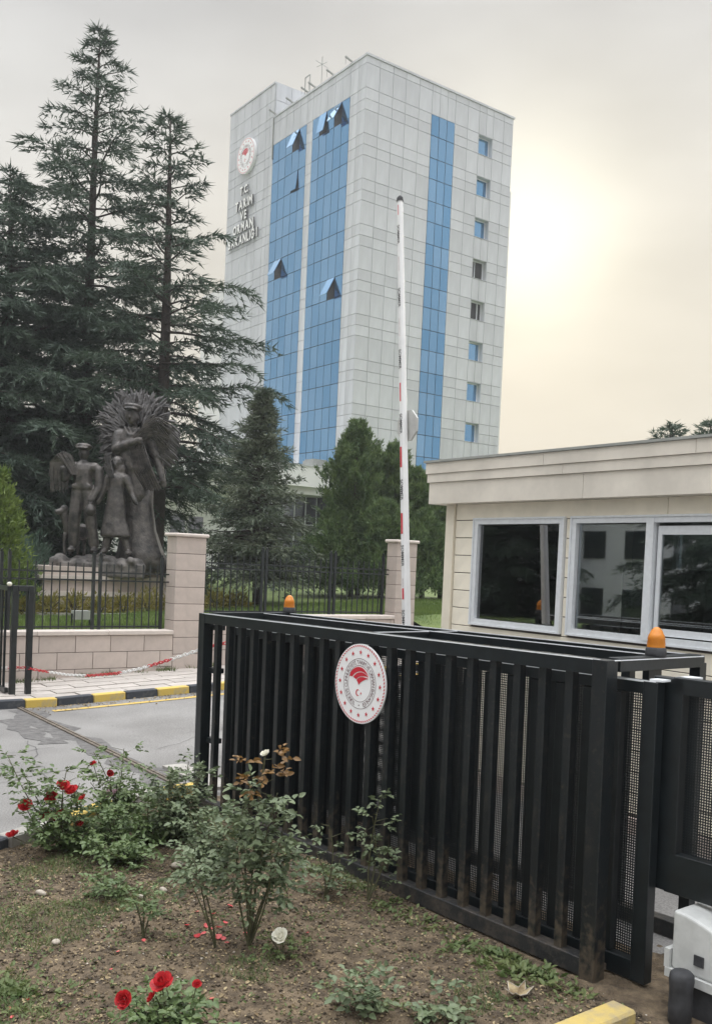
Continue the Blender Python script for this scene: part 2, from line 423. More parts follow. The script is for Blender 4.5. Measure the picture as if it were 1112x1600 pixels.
TXT = {}
def text_geo(s, off=0.0):
    """flat mesh of a string: verts (x,y) with cap height about .73, faces, width"""
    k_ = (s, off)
    if k_ not in TXT:
        cu = bpy.data.curves.new('t', 'FONT'); cu.body = s; cu.resolution_u = 3; cu.size = 1; cu.offset = off
        o = bpy.data.objects.new('t', cu); COL.objects.link(o)
        dg = bpy.context.evaluated_depsgraph_get(); ev = o.evaluated_get(dg); me = ev.to_mesh()
        vs = [(v.co.x, v.co.y) for v in me.vertices]; fs = [tuple(p.vertices) for p in me.polygons]
        ev.to_mesh_clear(); bpy.data.objects.remove(o); bpy.data.curves.remove(cu)
        xs = [v[0] for v in vs] or [0]
        TXT[k_] = (vs, fs, min(xs), max(xs))
    return TXT[k_]
def put_text(mb, s, o, ax, ay, size, d=0.0, an=None, sx=1.0, bold=0.0):
    """add string centred at o; ax reading direction, ay up, optional thickness d along an"""
    vs, fs, x0, x1 = text_geo(s, bold); o, ax, ay = Vector(o), Vector(ax), Vector(ay); mid = (x0 + x1) / 2
    P = [o + ax * (x - mid) * size * sx + ay * (y - .36) * size for x, y in vs]
    if not d:
        mb.add(P, fs); return
    an = Vector(an); n = len(P)
    Q = [p + an * d for p in P]
    ed = {}
    for f in fs:
        for i in range(len(f)):
            a, b = f[i], f[(i + 1) % len(f)]
            if (b, a) in ed: del ed[(b, a)]
            else: ed[(a, b)] = 1
    mb.add(P + Q, [tuple(reversed(f)) for f in fs] + [tuple(i + n for i in f) for f in fs] + [(a, b, b + n, a + n) for a, b in ed])

# numpy value noise
_rs = np.random.RandomState(3); _tab = _rs.rand(256, 256)
def vnoise(x, y):
    xi, yi = np.floor(x).astype(int), np.floor(y).astype(int); fx, fy = x - xi, y - yi
    fx, fy = fx * fx * (3 - 2 * fx), fy * fy * (3 - 2 * fy)
    t = lambda a, b: _tab[a & 255, b & 255]
    return (t(xi, yi) * (1 - fx) + t(xi + 1, yi) * fx) * (1 - fy) + (t(xi, yi + 1) * (1 - fx) + t(xi + 1, yi + 1) * fx) * fy

# ------------------------------------------------------------------ terrain and setting
def hx(x):
    return 0.0 if x < 5.1 else (.045 * (x - 5.1) if x < 38 else .045 * 32.9)
def lz(x, y=20):
    return min(.97 + .055 * max(0, x - 8), 1.5)

def grid(name, xs, ys, zf, m, kind='structure', smooth=True):
    V = [(x, y, zf(x, y)) for y in ys for x in xs]; nx = len(xs)
    F = [(j * nx + i, j * nx + i + 1, (j + 1) * nx + i + 1, (j + 1) * nx + i) for j in range(len(ys) - 1) for i in range(nx - 1)]
    return tag(link(name, npmesh(name, V, F, m, smooth)), kind=kind)
LS = lambda a, b, n: [a + (b - a) * i / n for i in range(n + 1)]
grid('ground', [-160, -60, -5, 5.1, 38, 120, 230], [-130, -20, 15, 60, 150, 230], lambda x, y: hx(x) - .06, M_earth)
grid('road', [-60, -20, 0, 5.1, 8, 12, 20, 38, 60], [-25, 0, 8, 12, 15.06], lambda x, y: hx(x), M_asphalt)
grid('forecourt', [-60, -20, 4.55], [15.06, 20, 60], lambda x, y: 0.0, M_asphalt)

# yellow edge line, tar patch, cracks, gate rail, concrete strip
def strip(name, pts, w, z, m, jit=0.0, seed=1):
    rng = random.Random(seed); v, f = [], []
    for i, (x, y) in enumerate(pts):
        a = Vector(pts[max(i - 1, 0)]); b = Vector(pts[min(i + 1, len(pts) - 1)]); d = (b - a).normalized(); n = Vector((-d.y, d.x))
        for s in (-1, 1):
            k = w / 2 * (1 + rng.uniform(-jit, jit)); v.append((x + n.x * s * k, y + n.y * s * k, hx(x + n.x * s * k) + z))
    for i in range(len(pts) - 1): f.append((2 * i, 2 * i + 2, 2 * i + 3, 2 * i + 1))
    return struct(name, MB().add(v, f), m)
strip('yellow_edge_line', [(4.95 + .35 * i, 14.6 + .01 * math.sin(i)) for i in range(40)], .13, .008, M_yline, .12, 2)
strip('yellow_edge_line', [(2.2 + .35 * i, 14.85) for i in range(6)], .12, .008, M_yline, .12, 3)
strip('asphalt_patch', [(4.52 + .06 * math.sin(i * 1.7), 8.6 + .3 * i) for i in range(22)], .40, .004, M_patch, .5, 5)
strip('asphalt_patch', [(4.12 + .05 * math.sin(i * 2.1), 12.1 + .25 * i) for i in range(9)], .30, .0055, M_patch, .5, 6)
rngc = random.Random(4)
def crack(a, b, n, w, seed):
    r = random.Random(seed); pts = []
    for i in range(n + 1):
        t = i / n; pts.append((a[0] + (b[0] - a[0]) * t + r.uniform(-.06, .06), a[1] + (b[1] - a[1]) * t + r.uniform(-.06, .06)))
    strip('road_crack', pts, w, .006, M_crack, .6, seed)
crack((1.2, 9.8), (3.9, 10.6), 16, 0.0108, 11)
crack((1.6, 11.2), (4.1, 11.9), 16, 0.0096, 12)
crack((3.2, 9.2), (3.9, 12.4), 14, 0.0072, 13)
crack((5.2, 11.2), (7.6, 12.6), 14, 0.0060, 14)
mb = MB(); mb.box(4.53, 8.4, .004, 4.57, 15.7, .022); mb.box(4.575, 8.4, .004, 4.60, 15.7, .03)
struct('gate_track_rail', mb, M_steel)
for y0, y1 in ((9.0, 9.62), (9.64, 10.22)):
    struct('concrete_strip', MB().box(4.78, y0, 0.0, 5.06, y1, .035), M_concrete)

# kerb stones along the pavement (front face y = 15.04)
pav = tag(link('pavement', None), kind='structure')
def pavement():
    me = MB()
    xs = LS(-2, 38, 40); v = []; f = []
    for x in xs:
        v += [(x, 15.2, hx(x) + .075), (x, 17.05, hx(x) + .115)]
    for i in range(len(xs) - 1): f.append((2 * i, 2 * i + 2, 2 * i + 3, 2 * i + 1))
    me.add(v, f)
    o = link('pavement_bed', me.mesh('pavement_bed', M_stonejoint), pav)
    rng = random.Random(5)
    slope = math.atan(.045)
    y = 15.21; row = 0
    while y < 16.95:
        w = .36; x = 2.0 + (row % 2) * .37
        while x < 13.5:
            L = .74 * rng.choice((1, 1, .9, 1.1)); zc = hx(x + L / 2) + .12 + .04 * (y - 15.2) / 1.8
            piece('paving_slab', (x + L / 2, y + w / 2, zc - .03 + rng.uniform(-.004, .004)), (L - .016, w - .014, .06), M_slab, pav, .004,
                  (rng.uniform(-.004, .004), -slope if x > 5.1 else 0, rng.uniform(-.006, .006)))
            x += L
        y += w; row += 1
pavement()
kerb = tag(link('kerb', None), kind='structure')
def kerbs():
    rng = random.Random(8)
    edges = [2.36, 2.94, 3.52, 4.10, 4.66, 5.17, 5.77, 6.33, 6.905, 7.5]
    while edges[-1] < 14: edges.append(edges[-1] + .58)
    for i in range(len(edges) - 1):
        a, b = edges[i], edges[i + 1]; c = (a + b) / 2
        ye = (i % 2 == 0)
        piece('kerb_stone', (c, 15.12, hx(c) + .02 + rng.uniform(-.004, .004)), (b - a - .01, .16, .22), M_yellow if ye else M_kblack, kerb, .012,
              (0, -math.atan(.045) if c > 5.1 else 0, rng.uniform(-.008, .008)))
kerbs()

# garden bed -------------------------------------------------------
BEDY = [(-3, 6.0), (0, 6.6), (1.0, 7.2), (2.3, 7.86), (2.93, 8.2), (3.5, 8.56), (4.0, 8.75), (4.72, 8.8)]
def bedy(x):
    for (a, ya), (b, yb) in zip(BEDY, BEDY[1:]):
        if a <= x <= b: return ya + (yb - ya) * (x - a) / (b - a)
    return BEDY[0][1] if x < BEDY[0][0] else BEDY[-1][1]
def soil_z(x, y):
    x = np.asarray(x, float); y = np.asarray(y, float)
    z = .035 + .05 * (vnoise(x * 2.2 + 9, y * 2.2) - .3) + .035 * (vnoise(x * 7 + 3, y * 7) - .5) + .022 * (vnoise(x * 17, y * 17 + 5) - .5) + .012 * (vnoise(x * 41, y * 41) - .5)
    z = z - .05 * np.clip((x - 4.25) / .25, 0, 1)
    return np.maximum(z, .008)
def soil():
    xs = np.arange(-.6, 5.8, .023); ys = np.linspace(0, 1, 300)
    X, T = np.meshgrid(xs, ys)
    top = np.array([bedy(x) if x < 4.72 else 8.8 - .9 * max(0, x - 4.72) for x in xs])[None, :]
    Y = 2.7 + (top - .02 - 2.7) * T
    Z = soil_z(X, Y)
    # the bed runs on under the gate and stops at the kerb stone's line in front of it
    n, m_ = X.shape; I = np.arange(n * m_).reshape(n, m_)
    F = np.stack([I[:-1, :-1], I[:-1, 1:], I[1:, 1:], I[1:, :-1]], -1).reshape(-1, 4)
    struct('garden_soil', npmesh('garden_soil', np.stack([X, Y, Z], -1).reshape(-1, 3), F, M_soil, True), None)
soil()
bk = tag(link('bed_kerb', None), kind='structure')
def bed_kerbs():
    pts = [Vector((0.2, 6.75)), Vector((1.0, 7.24)), Vector((2.3, 7.9)), Vector((2.93, 8.24)), Vector((3.5, 8.6)), Vector((4.05, 8.8)), Vector((4.6, 8.86))]
    i = 0
    for a, b in zip(pts, pts[1:]):
        L = (b - a).length; n = max(1, round(L / .6)); d = (b - a) / n
        for k in range(n):
            c = a + d * (k + .5)
            piece('kerb_stone', (c.x, c.y, .06), (d.length - .01, .15, .16), M_yellow if (i % 2 and c.x > 2.7) else M_kblack if c.x < 2.3 else M_concrete, bk, .012, (0, 0, math.atan2(d.y, d.x))); i += 1
    piece('kerb_stone', (4.10, 3.25, .035), (.54, .165, .15), M_yellow2, bk, .015, (0, 0, .03))
    piece('kerb_stone', (3.53, 3.23, .03), (.56, .165, .15), M_kblack, bk, .015, (0, 0, .03))
bed_kerbs()

# lawn ----------------------------------------------------------------
grid('lawn', [-30, 2, 5, 8, 11, 14, 17, 20, 40, 90], [17.36, 20, 24, 30, 45, 100], lambda x, y: lz(x, y), M_lawn)
def bank():
    xs = LS(14.2, 40, 20); v, f = [], []
    for x in xs: v += [(x, 15.25, hx(x) + .13), (x, 16.2, (hx(x) + .13 + lz(x)) / 2 + .05), (x, 17.37, lz(x))]
    for i in range(len(xs) - 1):
        for k in (0, 1): f.append((3 * i + k, 3 * i + 3 + k, 3 * i + 4 + k, 3 * i + 1 + k))
    struct('lawn_bank', MB().add(v, f), M_lawn, smooth=True)
bank()
def blades(name, pts, h, w, m, rng, lean=.4):
    n = len(pts); a = rng.rand(n) * 2 * np.pi; hh = h * (.5 + rng.rand(n)); l = lean * hh * rng.rand(n); b = rng.rand(n) * 2 * np.pi
    P = np.asarray(pts); d = np.stack([np.cos(a), np.sin(a), np.zeros(n)], -1) * w / 2
    tip = P + np.stack([np.cos(b) * l, np.sin(b) * l, hh], -1)
    V = np.stack([P - d, P + d, tip], 1).reshape(-1, 3)
    return npmesh(name, V, np.arange(3 * n).reshape(-1, 3), m)
def grass():
    rng = np.random.RandomState(5); n = 42000
    x = rng.uniform(4, 17, n); y = 17.4 + rng.rand(n) ** 1.5 * 5.2
    k = (y < 22.0 - .3 * (x - 8) * 0) ; x, y = x[k], y[k]
    z = np.array([lz(a) for a in x])
    struct('grass', blades('grass', np.stack([x, y, z], -1), .07, .018, M_grassb, rng), None, 'stuff')
    n = 16000; x = rng.uniform(14.2, 24, n); y = rng.uniform(15.4, 22, n)
    z = np.array([lz(a) if b > 17.37 else hx(a) + .13 + (lz(a) - hx(a) - .13) * (b - 15.25) / 2.12 for a, b in zip(x, y)])
    struct('grass', blades('grass', np.stack([x, y, z], -1), .08, .02, M_grassb, rng), None, 'stuff')
    # weeds at the foot of the wall and between kerb and road
    n = 1500; x = rng.uniform(4.8, 9, n); y = 17 - rng.rand(n) ** 3 * .25 - .01
    keep = np.sin(x * 5) + np.sin(x * 11.3) + rng.rand(n) * 1.2 > .9; x, y = x[keep], y[keep]
    struct('pavement_weeds', blades('pavement_weeds', np.stack([x, y, np.array([hx(a) for a in x]) + .12], -1), .09, .022, M_weed, rng, 1.2), None, 'stuff')
grass()
struct('path_edging', MB().beam((4.5, 23.0, .99), (8.2, 22.26, .99), .12, .08).beam((8.2, 22.26, .99), (10.2, 21.75, 1.02), .12, .08).beam((10.2, 21.75, 1.03), (13.5, 21.3, 1.22), .12, .08), M_concrete)

def haze():
    m = bpy.data.materials.new('thin_haze'); m.use_nodes = True; nt = m.node_tree; nt.nodes.clear()
    v = nt.nodes.new('ShaderNodeVolumePrincipled'); v.inputs['Density'].default_value = .0008; v.inputs['Color'].default_value = (.93, .96, 1, 1); v.inputs['Anisotropy'].default_value = .2
    o = nt.nodes.new('ShaderNodeOutputMaterial'); nt.links.new(v.outputs[0], o.inputs['Volume'])
    h = struct('haze', MB().box(-164, -134, -1.2, 234, 234, 47), m, 'stuff'); return h
haze()

# ------------------------------------------------------------------ tower
TX, TY = 40.665, 56.984        # front corner
def tower():
    t = root('office_tower', (TX, TY, 1.0), 'tall white panelled office tower with blue mirror glass strips behind the trees', 'office building')
    ZT = lambda k: 37.13 - 3.26 * k
    # structural core; the panels stand 4 cm proud of it
    cw = MB().box(TX + .06, TY + .62, .6, TX + 14.95, TY + 12.95, 39.40).box(TX + .06, TY + .06, .6, TX + 11.2, TY + .619, 39.40).box(TX + 12.74, TY + .06, .6, TX + 14.95, TY + .619, 39.40)
    zlast = 39.40
    for k in range(11):
        cw.box(TX + 11.201, TY + .06, ZT(k) + .001, TX + 12.739, TY + .619, zlast); zlast = ZT(k) - 1.571
    cw.box(TX + 11.201, TY + .06, .6, TX + 12.739, TY + .619, zlast)
    part('core_wall', cw, M_joint, t)
    part('stair_core_wall', MB().box(TX + .06, TY + 12.95, .6, TX + 12.5, TY + 20.68, 42.25), M_joint, t)
    part('rear_wing', MB().box(TX + .8, TY + 20.68, .6, TX + 12, TY + 26.6, 27.5), M_whitewall, t)
    part('side_wing', MB().box(TX + 14.95, TY + .55, .6, TX + 15.6, TY + 12.2, 33.83).box(TX + 15.6, TY + 1.0, .6, TX + 15.75, TY + 11, 32.95), M_whitewall, t)
    part('parapet_cap', MB().box(TX - .06, TY - .06, 39.40, TX + 15.06, TY + 12.95, 39.56), M_facade, t)
    part('stair_core_cap', MB().box(TX - .06, TY + 12.955, 42.25, TX + 12.6, TY + 20.75, 42.40), M_facade, t)
    g = .034; th = .06
    cand = []     # (score, face, s0, s1, z0, z1)
    def rows(z_top, kmax=11):
        r = [(z_top, 38.88, 1.), (38.88, ZT(0), 1.)]
        for k in range(kmax):
            z = ZT(k); r += [(z, z - .80, 1.), (z - .80, z - 1.57, 1.), (z - 1.57, ZT(k + 1), 1.)]
        return [(b, a) for a, b, _ in r]
    RW = rows(39.40)
    cols_r = [0, 1.22, 2.46, 3.69, 5.0, 6.27, 8.65, 9.98, 11.19, 12.74, 13.9, 14.95]
    for i in range(len(cols_r) - 1):
        a, b = cols_r[i], cols_r[i + 1]
        for j, (z0, z1) in enumerate(RW):
            if i == 5:                      # above the glass strip
                if j < 2:
                    for q in range(3): cand.append((5 - j, 'R', a + (b - a) * q / 3, a + (b - a) * (q + 1) / 3, z0, z1))
                continue
            if i == 8 and j >= 2 and (j - 2) % 3 != 2: continue       # window openings
            if i == 8:
                for q in (0, 1): cand.append((3, 'R', a + (b - a) * q / 2, a + (b - a) * (q + 1) / 2, z0, z1))
                continue
            cand.append((10 if z1 > 14 else 4, 'R', a, b, z0, z1))
    cols_l = [0, .97, 1.95, 6.95, 7.8, 12.95]
    for i in range(5):
        a, b = cols_l[i], cols_l[i + 1]
        for j, (z0, z1) in enumerate(RW):
            if i in (2, 4):
                if j < 2:
                    for q in range(5): cand.append((5 - j, 'L', a + (b - a) * q / 5, a + (b - a) * (q + 1) / 5, z0, z1))
                continue
            cand.append((6 if z1 > 10 else 2, 'L', a, b, z0, z1))
    cols_e = [12.95, 13.6, 14.25, 15.5, 16.8, 18.1, 19.4, 20.7]
    RE = [(40.9, 42.25), (39.56, 40.9)]; RE = RE + [(38.88, 39.56)] + RW[1:]
    for i in range(7):
        for z0, z1 in RE: cand.append((1 if z1 < 20 else 2, 'L', cols_e[i], cols_e[i + 1], z0, z1))
    # the return of the taller stair core above the roof
    for i in range(4): cand.append((0, 'S', .06 + i * 1.5, .06 + (i + 1) * 1.5, 40.9, 42.25)); cand.append((0, 'S', .06 + i * 1.5, .06 + (i + 1) * 1.5, 39.58, 40.9))
    cand = [c for c in cand if c[5] > 2]
    cand.sort(key=lambda c: (-c[0], -(c[3] - c[2]) * (c[5] - c[4])))
    rest = MB()
    for n_, (sc, face, s0, s1, z0, z1) in enumerate(cand):
        ds, dz = s1 - s0 - g, z1 - z0 - g; sm, zm = (s0 + s1) / 2, (z0 + z1) / 2
        if face == 'R': c, d = (TX + sm, TY + .03, zm), (ds, th, dz)
        elif face == 'L': c, d = (TX + .03, TY + sm, zm), (th, ds, dz)
        else: c, d = (TX + sm, TY + 12.93, zm), (ds, th, dz)
        if n_ < 300: piece('facade_panel', c, d, M_facade, t)
        else: rest.box(c[0] - d[0] / 2, c[1] - d[1] / 2, c[2] - d[2] / 2, c[0] + d[0] / 2, c[1] + d[1] / 2, c[2] + d[2] / 2)
    part('facade_panel', rest, M_facade, t, kind='stuff')
    # glass strips
    mul = MB()
    mul.box(TX + .03, TY + 1.95, 2, TX + .055, TY + 6.95, 37.13); mul.box(TX + .03, TY + 7.8, 2, TX + .055, TY + 12.95, 37.13); mul.box(TX + 6.27, TY + .03, 2, TX + 8.65, TY + .055, 37.13)
    part('glazing_frame', mul, M_mull, t)
    rng = random.Random(9); np_ = 0
    openw = {(0, 1, 0): (.95, 1.), (0, 3, 0): (.42, 1.), (1, 1, 0): (.8, 1.), (1, 3, 3): (.95, 1.), (0, 1, 4): (.95, 1.), (1, 1, 1): (.22, 1.)}
    for gi, (a, w) in enumerate(((1.95, 1.0), (7.8, 1.03))):
        for c in range(5):
            for k in range(9):
                for half in (0, 1):
                    z1 = ZT(k) - (1.57 if half else 0); z0 = ZT(k + 1) if half else ZT(k) - 1.57
                    s0 = a + c * w
                    if z1 < 9: continue
                    cy = TY + s0 + w / 2
                    if half == 0 and (gi, c, k) in openw:
                        out = openw[(gi, c, k)][0] * .72
                        f = link('open_window', MB().box(-.02, -w / 2 + .03, -1.5, .02, w / 2 - .03, 0).mesh('open_window', M_blue), t)
                        f.location = Vector((TX - .02, cy, z1 - .03)) - Vector(t.location); f.rotation_euler = (0, math.asin(out / 1.5), 0)
                        f['label'] = 'blue window pane tilted open at the bottom'
                        piece('opening_shade', (TX + .022, cy, (z0 + z1) / 2), (.01, w - .06, z1 - z0 - .06), M_ink, t)  # black sheet stands in for the shade inside the room
                        continue
                    piece('window_pane', (TX + .012, cy, (z0 + z1) / 2), (.03, w - .05, z1 - z0 - .05), M_blue, t, rot=(0, rng.gauss(0, .003), rng.gauss(0, .003)))
    for c in range(3):
        for k in range(9):
            for half in (0, 1):
                z1 = ZT(k) - (1.57 if half else 0); z0 = ZT(k + 1) if half else ZT(k) - 1.57
                s0 = 6.27 + c * .793
                piece('window_pane', (TX + s0 + .397, TY + .012, (z0 + z1) / 2), (.745, .03, z1 - z0 - .05), M_blue, t, rot=(rng.gauss(0, .003), 0, rng.gauss(0, .003)))
    # punched windows: recess with frame and pane
    for k in range(9):
        z1 = ZT(k); z0 = z1 - 1.57; x0, x1 = TX + 11.2, TX + 12.74; yb = TY + .50
        rv = MB().box(x0 + .002, TY + .002, z0 + .002, x0 + .03, yb, z1 - .002).box(x1 - .03, TY + .002, z0 + .002, x1 - .002, yb, z1 - .002)
        rv.box(x0 + .03, TY + .002, z1 - .03, x1 - .03, yb, z1 - .002).box(x0 + .03, TY - .03, z0 + .002, x1 - .03, yb, z0 + .03)
        rc = part('window_reveal', rv, M_facade, t)
        fm = MB(); a0, a1, c0, c1 = x0 + .03, x1 - .03, z0 + .03, z1 - .03
        for q0, r0, q1, r1 in ((a0, c0, a1, c0 + .08), (a0, c1 - .08, a1, c1), (a0, c0 + .08, a0 + .08, c1 - .08), (a1 - .08, c0 + .08, a1, c1 - .08)):
            fm.box(q0, yb - .10, r0, q1, yb - .02, r1)
        f = part('window_frame', fm, M_alu, t)
        dark = k in (3, 4)
        if dark:
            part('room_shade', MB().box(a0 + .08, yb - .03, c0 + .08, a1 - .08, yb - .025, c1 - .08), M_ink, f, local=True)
            part('open_casement', MB().box(x0 + .55 if k == 3 else x0 + 1.02, yb - .12, c0 + .08, x0 + .60 if k == 3 else x0 + 1.08, yb - .04, c1 - .08), M_alu, f, local=True)
        else:
            part('window_pane', MB().box(a0 + .08, yb - .07, c0 + .08, a1 - .08, yb - .06, c1 - .08), M_blue, f, local=True)
    # roof gear
    for s, L in ((1.88, .62), (4.34, .62), (6.84, .62), (7.87, .62), (10.1, .62), (12.76, .62)):
        b = MB().beam((TX + .5, TY + s, 39.5), (TX - L, TY + s + .05, 39.85), .09, .11).beam((TX - L + .06, TY + s + .05, 39.8), (TX - L + .06, TY + s + .05, 39.3), .025, .025)
        part('davit_arm', b, M_floodl, t)
    an = MB().tube([(TX + 1, TY + 7.5, 39.5), (TX + 1, TY + 7.5, 42.6)], .028, 6).beam((TX + 1, TY + 6.8, 41.9), (TX + 1, TY + 8.3, 42.1), .03, .03).beam((TX + .4, TY + 7.5, 42.1), (TX + 1.6, TY + 7.5, 41.9), .03, .03)
    part('antenna', an, M_floodl, t)
    rl = MB()
    for y in (8.1, 8.8): rl.tube([(TX + .3, TY + y, 39.5), (TX + .3, TY + y, 41.2)], .04, 6)
    rl.beam((TX + .3, TY + 8.1, 41.2), (TX + .3, TY + 8.8, 41.2), .07, .07)
    part('roof_ladder_rail', rl, M_floodl, t)
    part('downpipe', MB().tube([(TX - .04, TY + 12.98, 39.4), (TX - .04, TY + 12.98, 36)], .05, 6), M_floodl, t)
    # raised lettering
    yc = TY + 17.25
    for s, z, h, w_ in (('T.C.', 34.70, .95, .78), ('TARIM', 33.50, 1.08, .78), ('VE', 32.50, 1.02, .8), ('ORMAN', 31.50, 1.08, .78), ('BAKANLIĞI', 30.45, 1.08, .72)):
        adv = [(text_geo(c, .036)[3] - text_geo(c, .036)[2]) + (.15 if c != '.' else .06) for c in s]; x = -sum(adv) / 2
        for c, a_ in zip(s, adv):
            yy = yc - (x + a_ / 2) * h * w_; x += a_
            m = MB(); put_text(m, c, (TX - .10, yy, z), (0, -1, 0), (0, 0, 1), h, .13, (-1, 0, 0), w_, .036)
            o = part('letter', m, M_letret, t)
            m = MB(); put_text(m, c, (TX - .238, yy, z), (0, -1, 0), (0, 0, 1), h, 0, None, w_, .036)
            part('letter_face', m, M_letter, o, local=True)
    emblem(t, (TX - .30, TY + 17.1, 37.52), (0, -1, 0), (0, 0, 1), (-1, 0, 0), 1.5, .28, big=True)

def emblem(parent, o, ax, ay, an, rad, th, big=False):
    """round ministry emblem: disc, dashed border, ring of stars, circular lettering, crest, crescent and star"""
    o, ax, ay, an = Vector(o), Vector(ax), Vector(ay), Vector(an); n = 64
    circ = [(rad * math.cos(2 * math.pi * i / n), rad * math.sin(2 * math.pi * i / n)) for i in range(n)]
    loc = Vector((0, 0, 0)) if parent.rotation_euler.z else None
    d = part('emblem_disc', MB().prism(circ, o - an * th, ax, ay, an, th), M_signwhite, parent, local=loc is not None, fix=True)
    e = max(.0016, rad * .004); sub = o + an * .0015
    L = True
    def flat(name, polys, m):
        b = MB()
        for p in polys: b.prism([(x * rad, y * rad) for x, y in p], sub, ax, ay, an, e)
        part(name, b, m, d, local=True, fix=True)
    pol = lambda r, a: (r * math.cos(a), r * math.sin(a))
    flat('border_dash', [[pol(.93, a), pol(.97, a + .035), pol(.97, a + .075), pol(.93, a + .04)] for a in [2 * math.pi * i / 72 for i in range(72)]], M_signred)
    def star(cx, cy, r, rot):
        return [(cx + (r if i % 2 == 0 else r * .40) * math.sin(rot + i * math.pi / 5), cy + (r if i % 2 == 0 else r * .40) * math.cos(rot + i * math.pi / 5)) for i in range(10)]
    for i in range(16): flat('star', [star(*pol(.79, math.pi / 2 + 2 * math.pi * i / 16), .062, 0)], M_signred)
    for r in (.63, .455):
        b = MB(); v, f = [], []
        for i in range(n):
            for rr in (r - .006, r + .006):
                x, y = pol(rr * rad, 2 * math.pi * i / n); v.append(sub + ax * x + ay * y + an * e)
        for i in range(n): f.append((2 * i, 2 * i + 1, (2 * i + 3) % (2 * n), (2 * i + 2) % (2 * n)))
        part('ring_line', b.add(v, f), M_signgrey, d, local=True)
    s = 'TÜRKİYE CUMHURİYETİ TARIM VE ORMAN BAKANLIĞI'
    b = MB(); wid = [(.35 if c == ' ' else (text_geo(c)[3] - text_geo(c)[2]) + .16) for c in s]; tot = sum(wid); span = R(326); a = R(270 - 17); acc = 0
    for c, w in zip(s, wid):
        an_ = a - span * (acc + w / 2) / tot; acc += w
        if c == ' ': continue
        up = ax * math.cos(an_) + ay * math.sin(an_); rt = ax * math.sin(an_) - ay * math.cos(an_)
        put_text(b, c, sub + an * e + up * rad * .543, rt, up, rad * .145, 0, None, .95)
    dot = pol(.543, R(270))
    b.prism([(dot[0] * rad + .018 * rad * math.cos(k), dot[1] * rad + .018 * rad * math.sin(k)) for k in [math.pi / 4 * j for j in range(8)]], sub, ax, ay, an, e)
    part('lettering', b, M_signgrey, d, local=True)
    U = lambda pts: [((x - 508) / 278, -(y - 604 - .143 * (x - 508)) / 445) for x, y in pts]
    flat('crest', [U([(395, 520), (405, 480), (425, 448), (455, 424), (490, 415), (525, 422), (555, 445), (582, 480), (603, 522), (585, 500), (556, 478), (520, 465), (488, 468), (455, 485), (437, 505), (425, 525), (412, 519)]),
                   U([(435, 530), (448, 512), (470, 490), (497, 477), (525, 475), (555, 486), (583, 508), (604, 532), (575, 521), (545, 518), (515, 520), (488, 533), (470, 556), (455, 541)]),
                   U([(475, 562), (490, 543), (512, 530), (540, 527), (572, 535), (604, 548), (570, 556), (540, 572), (515, 592), (499, 616), (490, 590)])], M_signred)
    cr = []
    for i in range(13):
        t = R(50 + 260 * i / 12); cr.append((-.06 + .075 * math.cos(t), -.23 + .085 * math.sin(t)))
    for i in range(13):
        t = R(310 - 260 * i / 12); cr.append((-.042 + .060 * math.cos(t), -.23 + .068 * math.sin(t)))
    flat('crescent_and_star', [cr, star(.065, -.235, .035, 0)], M_signred)
    return d
tower()

# entrance wing in front of the tower's left flank
def entrance_wing():
    t = root('entrance_wing', (33, 60, 1.2), 'low white entrance block with glazed ground floor at the foot of the tower', 'building')
    x0, x1, y0, y1 = 20.0, TX - .05, 58.5, 74
    part('upper_wall', MB().box(x0, y0, 8.0, x1, y1, 9.5), M_whitewall, t)
    part('parapet_cap', MB().box(x0 - .06, y0 - .06, 9.503, x1, y1, 9.6), M_facade, t)
    part('soffit', MB().box(x0, y0 + .3, 7.45, x1, y1, 7.998), M_twall, t)
    part('lower_wall', MB().box(x0 + .5, y0 + 2.5, 1.0, 33.5, y1 - .5, 7.448), M_whitewall, t)
    part('back_wall', MB().box(33.6, y0 + 5, 1.0, x1, y1 - .5, 7.448), M_int, t)
    for i in range(7):
        a = 33.6 + i * 1.0
        for z0, z1 in ((1.4, 3.2), (3.25, 5.3), (5.35, 7.44)):
            piece('window_pane', (a + .5, y0 + 2.55, (z0 + z1) / 2), (.93, .03, z1 - z0 - .05), M_pglass, t)
    fr = MB()
    for i in range(8): fr.box(33.57 + i * 1.0, y0 + 2.5, 1.2, 33.63 + i * 1.0, y0 + 2.6, 7.445)
    for z in (3.22, 5.32): fr.box(33.6, y0 + 2.51, z - .03, 40.6, y0 + 2.59, z + .03)
    part('glazing_frame', fr, M_alu, t)
    for i, x in enumerate((24.0, 25.4, 26.8, 29.0, 30.4)):
        piece('window_pane', (x, y0 + 2.48, 4.6), (1.1, .04, 1.5), M_pglass, t)
    part('roof_unit', MB().box(38.9, 59.2, 9.6, 40.3, 60.6, 10.1).box(39.0, 59.3, 10.1, 40.2, 60.5, 10.2), M_floodl, t)
entrance_wing()

